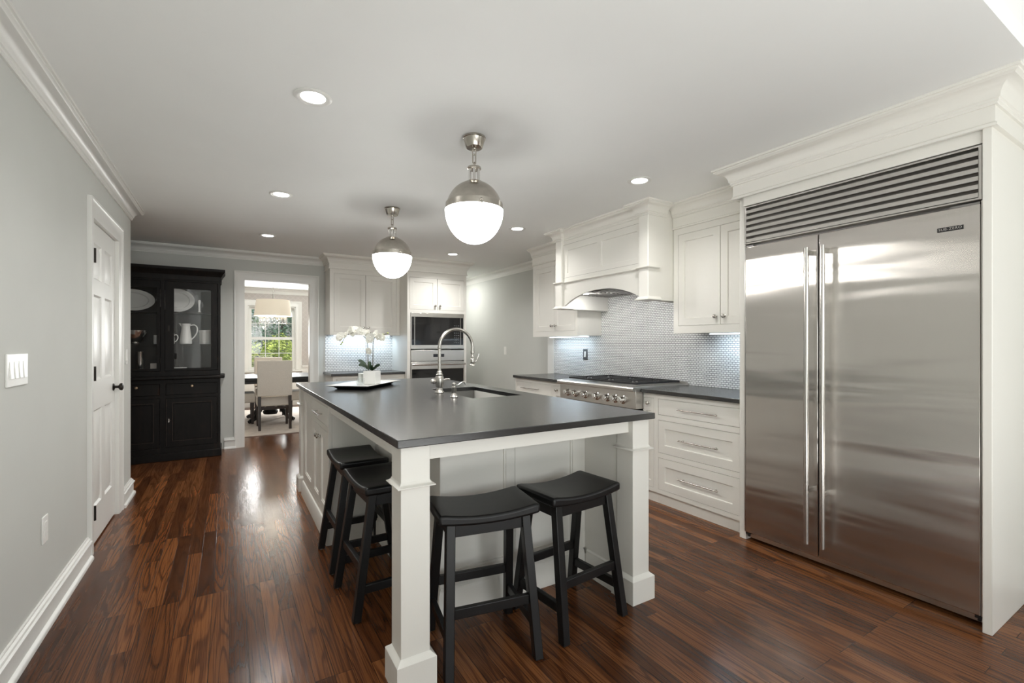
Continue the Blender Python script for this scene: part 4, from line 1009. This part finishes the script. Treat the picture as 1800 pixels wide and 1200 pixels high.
uf = 6.40; fu2 = FYn(uf)
MB().box(hx0, hx0 + .022, uf + .021, hyb, .9305, 2.05).box(hx1 - .022, hx1, uf + .021, hyb, .9305, 2.05).box(hx0 + .022, hx1 - .022, hyb - .015, hyb, .9305, 2.05).build('upper_case', 'hutch', t)
MB().slab(fu2, hx0, hx1, .9305, 2.05, -.02, 0, [(-1.135, -.645, .985, 1.985), (-.607, -.112, .985, 1.985)]).build('upper_frame', 'hutch', t, bevel=.001)
for z in (.985, 1.285, 1.650): MB().box(hx0 + .0225, hx1 - .0225, uf + .045, hyb - .0155, z - .016, z).build('shelf', 'hutch', t)
MB().box(hx0, hx1, uf + .0, hyb, 2.0505, 2.075).build('top', 'hutch', t)
MB().sweep([(0, 2.00), (.008, 2.00), (.012, 2.012), (.012, 2.060), (.020, 2.070), (.024, 2.085), (.045, 2.110), (.050, 2.122), (.050, 2.145), (0, 2.145)], [(hx0, hyb), (hx0, uf), (hx1, uf), (hx1, hyb)], 1).build('cornice', 'hutch', t)
for a0, a1 in ((-1.132, -.648), (-.604, -.115)):
    dd = MB().slab(lambda a, b, n: fu2(a, b, n), a0, a1, .988, 1.982, -.018, .004, [(a0 + .08, a1 - .062, 1.015, 1.905)] if a0 > -.7 else [(a0 + .06, a1 - .03, 1.015, 1.905)]).build('glass_door', 'hutch', t, bevel=.002)
    q0, q1 = (a0 + .08, a1 - .062) if a0 > -.7 else (a0 + .06, a1 - .03)
    MB().box(q0 + .0005, q1 - .0005, uf + .004, uf + .007, 1.0155, 1.9045).build('pane', 'glass', dd)
    for z in (1.10, 1.86): MB().cyl((a1 + .001, uf - .006, z - .025), (a1 + .001, uf - .006, z + .025), .005, 8).build('hinge', 'bronze', dd)
    MB().box(a0 + .025, a0 + .037, uf - .009, uf - .0042, 1.43, 1.49).build('lock_plate', 'bronze', dd)
def oval_plate(name, x, y, z, w, h, label, cat, tilt=.16, group=None):
    o = thing(name, (x, y, z), label, cat, group); ORG[o.name] = (0, 0, 0); m = MB(); rings = []
    for k, n_ in ((1.0, 0), (.985, .006), (.74, .012), (.68, .028), (.60, .032), (.0, .032)):
        rings.append([(w / 2 * max(k, .001) * cos(a) * (1 if k else 1), n_, h / 2 + h / 2 * max(k, .001) * sin(a)) for a in [2 * pi * i / 40 for i in range(40)]])
    vs = []
    for r_ in rings: vs += [(px_, -.018 + n_, pz_) for px_, n_, pz_ in r_]
    k0 = len(vs); vs += [(px_, py_ + .006, pz_) for px_, py_, pz_ in vs]; q = 40; fs = []
    for i in range(len(rings) - 1):
        for k in range(q): a, b, c, d_ = i * q + k, i * q + (k + 1) % q, (i + 1) * q + (k + 1) % q, (i + 1) * q + k; fs += [(a, b, c, d_), (k0 + d_, k0 + c, k0 + b, k0 + a)]
    fs += [(k, k0 + k, k0 + (k + 1) % q, (k + 1) % q) for k in range(q)]
    m.add(vs, fs, True); m.build('dish', 'china', o); o.rotation_euler = (-tilt, 0, 0); return o
YS = 6.55; sh1, sh2, sh3 = 1.6505, 1.2855, .9855
oval_plate('platter', -.925, 6.575, sh1, .43, .245, 'oval white platter propped in the left bay of the hutch', 'platter')
oval_plate('platter', -.52, 6.575, sh1, .36, .275, 'oval white platter propped behind the glass door', 'platter')
def lathe_thing(name, x, y, z, prof, mat, label, cat, part='body', group=None):
    o = thing(name, (x, y, z), label, cat, group); MB().lathe(prof, (x, y, z), 'z', 32).build(part, mat, o); return o
lathe_thing('figurine', -.297, 6.58, sh1, [(.0001, 0), (.016, 0), (.017, .01), (.011, .02), (.012, .10), (.015, .13), (.010, .15), (.0001, .152)], 'china', 'slim pale candlestick on the top shelf of the hutch', 'candlestick')
p = lathe_thing('pitcher', -.425, YS, sh2, [(.0001, .003), (.052, 0), (.060, .006), (.058, .05), (.048, .14), (.042, .19), (.044, .215), (.050, .235), (.046, .235), (.038, .19), (.044, .12), (.052, .02), (.0001, .012)], 'china', 'tall white pitcher on the middle shelf behind the glass', 'pitcher')
MB().tube(smooth_path([(-.380, YS, sh2 + .215), (-.345, YS, sh2 + .222), (-.318, YS, sh2 + .195), (-.318, YS, sh2 + .14), (-.340, YS, sh2 + .09), (-.370, YS, sh2 + .055)]), .0065, 10).build('handle', 'china', p)
MB().hexa([(-.468, YS - .012, sh2 + .20), (-.468, YS + .012, sh2 + .20), (-.464, YS + .012, sh2 + .205), (-.464, YS - .012, sh2 + .205)], [(-.492, YS - .008, sh2 + .24), (-.492, YS + .008, sh2 + .24), (-.468, YS + .014, sh2 + .236), (-.468, YS - .014, sh2 + .236)]).build('spout', 'china', p)
p = lathe_thing('creamer', -.562, YS, sh2, [(.0001, .002), (.028, 0), (.034, .01), (.032, .06), (.028, .10), (.031, .118), (.028, .118), (.025, .10), (.029, .02), (.0001, .01)], 'china', 'small white creamer jug left of the tall pitcher', 'jug')
MB().tube(smooth_path([(-.536, YS, sh2 + .10), (-.511, YS, sh2 + .105), (-.499, YS, sh2 + .075), (-.511, YS, sh2 + .04), (-.529, YS, sh2 + .025)]), .005, 8).build('handle', 'china', p)
lathe_thing('crock', -.235, YS, sh2, [(.0001, .002), (.058, 0), (.062, .006), (.062, .135), (.065, .140), (.065, .160), (.058, .162), (.056, .14), (.056, .02), (.0001, .012)], 'china', 'white cylindrical crock right of the tall pitcher', 'crock')
lathe_thing('plate_stack', -.50, YS, sh3, [(.0001, .0), (.05, 0), (.085, .02), (.085, .032), (.05, .026), (.0001, .024)], 'china', 'low white dish on the bottom shelf behind the glass', 'dish')
lathe_thing('bowl', -.885, YS, sh2, [(.0001, .0), (.05, 0), (.052, .012), (.045, .02), (.09, .07), (.115, .125), (.120, .150), (.116, .150), (.108, .125), (.082, .075), (.03, .032), (.0001, .03)], 'silver', 'shiny silver bowl on the middle shelf of the left bay', 'bowl')
lathe_thing('cup', -.702, YS, sh2, [(.0001, 0), (.020, 0), (.021, .01), (.021, .09), (.0195, .10), (.017, .10), (.018, .01), (.0001, .008)], 'china', 'small white cup at the end of the silver bowl', 'cup')
lathe_thing('metal_vase', -.84, YS, sh3, [(.0001, 0), (.030, 0), (.032, .01), (.034, .21), (.036, .215), (.032, .215), (.030, .02), (.0001, .012)], 'silver', 'tall cylindrical silver vase on the bottom shelf', 'vase')
o = thing('small_box', (-.72, YS, sh3), 'small beige cube box beside the silver vase', 'box'); MB().box(-.748, -.692, YS - .028, YS + .028, sh3, sh3 + .085).build('body', 'linen', o, bevel=.003)

# ------------------------------------------------------------------ dining room
o = MB().box(-.75, 2.0, 7.41, 10.4, .0005, .012).build('area_rug', 'rug', bevel=.003); tag(o, 'beige area rug under the dining table', 'rug')
RZ = .0125
def make_chair(label):
    t = thing('dining_chair', (0, 0, 0), label, 'chair', 'upholstered dining chairs'); ORG[t.name] = (0, 0, 0)
    w = .232
    m = MB().hexa([(-w, -.26, .50), (w, -.26, .50), (w, -.17, .50), (-w, -.17, .50)], [(-w, -.31, 1.03), (w, -.31, 1.03), (w, -.24, 1.03), (-w, -.24, 1.03)]); m.build('backrest', 'linen', t, bevel=.012, seg=3)
    MB().box(-w, w, -.168, .26, .34, .49).build('seat', 'linen', t, bevel=.02, seg=3)
    for sx in (-1, 1):
        x = sx * (w - .028)
        MB().hexa([(x - .018, -.29, 0), (x + .018, -.29, 0), (x + .018, -.25, 0), (x - .018, -.25, 0)], [(x - .022, -.255, .499), (x + .022, -.255, .499), (x + .022, -.21, .499), (x - .022, -.21, .499)]).build('leg', 'espresso', t)
        MB().hexa([(x - .016, .205, 0), (x + .016, .205, 0), (x + .016, .24, 0), (x - .016, .24, 0)], [(x - .022, .20, .339), (x + .022, .20, .339), (x + .022, .245, .339), (x - .022, .245, .339)]).build('leg', 'espresso', t)
    MB().box(-w + .05, w - .05, -.24, -.225, .30, .339).build('rail', 'espresso', t)
    return t
ch = make_chair('beige upholstered dining chair with its back to the doorway')
dup(ch, (.63, 9.55, RZ), pi, 'pale dining chair at the far end of the table by the window')
dup(ch, (.10, 8.72, RZ), R(-90), 'dining chair tucked in on the left side of the table')
dup(ch, (1.10, 8.72, RZ), R(90), 'dining chair tucked in on the right side of the table')
ch.location = (.588, 8.04, RZ)
t = thing('dining_table', (.60, 8.85, RZ), 'black dining table with glossy top and carved pedestal base', 'table')
MB().box(-.05, 1.25, 8.25, 9.45, .715, .760).build('tabletop', 'black', t, bevel=.006)
MB().box(.05, 1.15, 8.35, 9.35, .66, .7145).build('apron', 'black', t, bevel=.003)
MB().lathe([(.0001, .10), (.10, .10), (.12, .14), (.07, .22), (.06, .30), (.10, .40), (.11, .48), (.06, .56), (.09, .62), (.14, .6595), (.0001, .6595)], (.60, 8.85, RZ), 'z', 24).build('pedestal', 'black', t)
for k in range(4):
    a = pi / 4 + k * pi / 2; c, s_ = cos(a), sin(a); q = lambda r_, z: (.60 + r_ * c, 8.85 + r_ * s_, RZ + z)
    MB().tube([q(.07, .30), q(.16, .28), q(.26, .16), q(.34, .07), q(.42, .045), q(.46, .030)], [.045, .042, .036, .034, .034, .029], 12).build('foot', 'black', t)
t = thing('chandelier', (.63, 8.7, CEIL), 'drum shade chandelier with crystal drops over the dining table', 'chandelier')
MB().lathe([(.247, 2.02), (.25, 2.02), (.284, 1.752), (.281, 1.752)], (.63, 8.7, 0), 'z', 48, closed=True).build('shade', 'shade', t)
MB().lathe([(.0001, 2.012), (.246, 2.012), (.246, 2.016), (.0001, 2.016)], (.63, 8.7, 0), 'z', 40).build('shade_top', 'shade', t)
m = MB().cyl((.63, 8.7, 2.017), (.63, 8.7, 2.12), .012, 12)
for k in range(8):
    z = 2.135 + k * .036; pts = []
    for j in range(12): a = 2 * pi * j / 12; x_, z_ = .012 * cos(a), .023 * sin(a); pts.append((.63 + (x_ if k % 2 else 0), 8.7 + (0 if k % 2 else x_), z + z_))
    m.tube(pts, .003, 6, closed=True)
m.build('chain', 'chrome', t)
MB().lathe([(.0001, 2.41), (.06, 2.412), (.065, 2.432), (.065, 2.439), (.0001, 2.439)], (.63, 8.7, 0), 'z', 24).build('canopy', 'chrome', t)
MB().lathe([(.19, 1.755), (.20, 1.755), (.20, 1.765), (.19, 1.765)], (.63, 8.7, 0), 'z', 40, closed=True).build('frame_ring', 'chrome', t)
cr0 = None
for k in range(16):
    a = 2 * pi * k / 16
    if cr0 is None: cr0 = MB().lathe([(.0001, -.125), (.016, -.115), (.020, -.07), (.020, -.025), (.012, -.006), (.0001, 0)], (.63, 8.7, CEIL), 'z', 6, smooth=False).build('crystal', 'crystal', t); co = cr0
    else: co = cr0.copy(); COL.objects.link(co); co.parent = t
    co.location = (.195 * cos(a), .195 * sin(a), 1.754 - CEIL)
light('chandelier_lamp', 'POINT', (.63, 8.7, 1.88), (0, 0, 0), 13, (1, .85, .68), shadow_soft_size=.08)

# windows
def window(idx, f, a0, a1, b0, b1, depth, cols, rows):
    """double-hung window set in a wall whose room face is at n = 0; f's n grows into the room"""
    w = struct(MB().slab(f, a0 + .001, a1 - .001, b0 + .001, b1 - .001, -depth + .02, -.012, [(a0 + .022, a1 - .022, b0 + .03, b1 - .025)]).build('window_%d' % idx, 'trim'))
    bm_ = (b0 + b1) / 2
    for (q0, q1, n_) in ((b0 + .0305, bm_ + .018, -.050), (bm_ - .018, b1 - .0255, -.085)):
        s0, s1 = a0 + .0225, a1 - .0225; st_ = .04
        cw = (s1 - s0 - 2 * st_); rh = (q1 - q0 - 2 * st_); hs = []
        for i in range(cols):
            for j in range(rows): hs.append((s0 + st_ + cw * i / cols + .006, s0 + st_ + cw * (i + 1) / cols - .006, q0 + st_ + rh * j / rows + .006, q0 + st_ + rh * (j + 1) / rows - .006))
        sh = MB().slab(f, s0, s1, q0, q1, n_ - .030, n_, hs).build('sash', 'trim', w)
        MB().slab(f, s0 + st_, s1 - st_, q0 + st_, q1 - st_, n_ - .017, n_ - .014).build('pane', 'glass', sh)
    MB().slab(f, a0 - .13, a1 + .13, b0 - .03, b0 + .0, .0, .05).build('sill', 'trim', w, bevel=.004)
    return w
for i, (a0, a1) in enumerate(((.33, 1.22), (1.60, 2.49))):
    window(i + 1, FYn(10.9), a0, a1, .74, 2.08, .12, 3, 2); trim(casing(FYn(10.9), a0, a1, .741, 2.08))
window(3, FYp(-4.2), -.3, 1.4, .75, 2.75, .12, 4, 2); window(4, FYp(-4.2), 1.9, 3.3, .75, 2.75, .12, 4, 2); window(5, FXn(4.8), -3.0, -.8, .75, 2.75, .10, 4, 2)  # unseen windows of the invented room, added for its fill light

# outside
o = MB().box(-40, 40, 11.2, 70, -.5, -.4).build('lawn', 'lawn'); o['kind'] = 'structure'
def leafy(name, x, y, z0, rx, ry, rz, n, size, mat, label, cat, trunk=True, group=None):
    t = thing(name, (x, y, -.4), label, cat, group); rnd = random.Random(int(x * 100 + y * 10)); m = MB()
    cl = [(rnd.uniform(-.8, .8) * rx, rnd.uniform(-.8, .8) * ry, rnd.uniform(-.75, .85) * rz) for _ in range(26)]
    for _ in range(n):
        c = rnd.choice(cl); d = Vector((rnd.gauss(0, 1), rnd.gauss(0, 1), rnd.gauss(0, 1))).normalized() * (min(rx, rz) * .42 * rnd.uniform(.6, 1))
        p = Vector((x, y, z0 + rz)) + Vector(c) + d; p.z = max(p.z, -.38); a = Vector((rnd.gauss(0, 1), rnd.gauss(0, 1), rnd.gauss(0, .6))).normalized(); b = a.cross(d).normalized(); s_ = size * rnd.uniform(.6, 1.3)
        m.add([p - a * s_, p + b * s_ * .5, p + a * s_, p - b * s_ * .5], [(0, 1, 2, 3)])
    m.build('foliage', mat, t)
    if trunk: MB().tube([(x, y, -.4), (x + .05, y, z0 + rz * .5), (x, y + .1, z0 + rz)], [.16, .11, .05], 8).build('trunk', 'trunk', t)
    return t
leafy('shrub', -1.9, 15.5, -.4, 1.3, .9, .85, 5000, .055, 'fol_mid', 'green garden shrub outside, left part of the window view', 'shrub', False)
leafy('shrub', .75, 17.5, -.4, 1.2, .9, .95, 5000, .055, 'fol_lime', 'yellow green garden shrub outside, middle of the window view', 'shrub', False)
leafy('shrub', 2.6, 16.0, -.4, 1.1, .9, .8, 5000, .055, 'fol_lime', 'yellow green garden shrub outside, right part of the window view', 'shrub', False)
leafy('tree', -2.6, 22, 1.0, 2.2, 1.6, 2.6, 16000, .065, 'fol_mid', 'soft green tree outside seen through the left panes', 'tree')
leafy('tree', 2.2, 25, .6, 2.0, 1.6, 3.0, 16000, .065, 'fol_dark', 'dark evergreen tree outside seen through the right panes', 'tree')
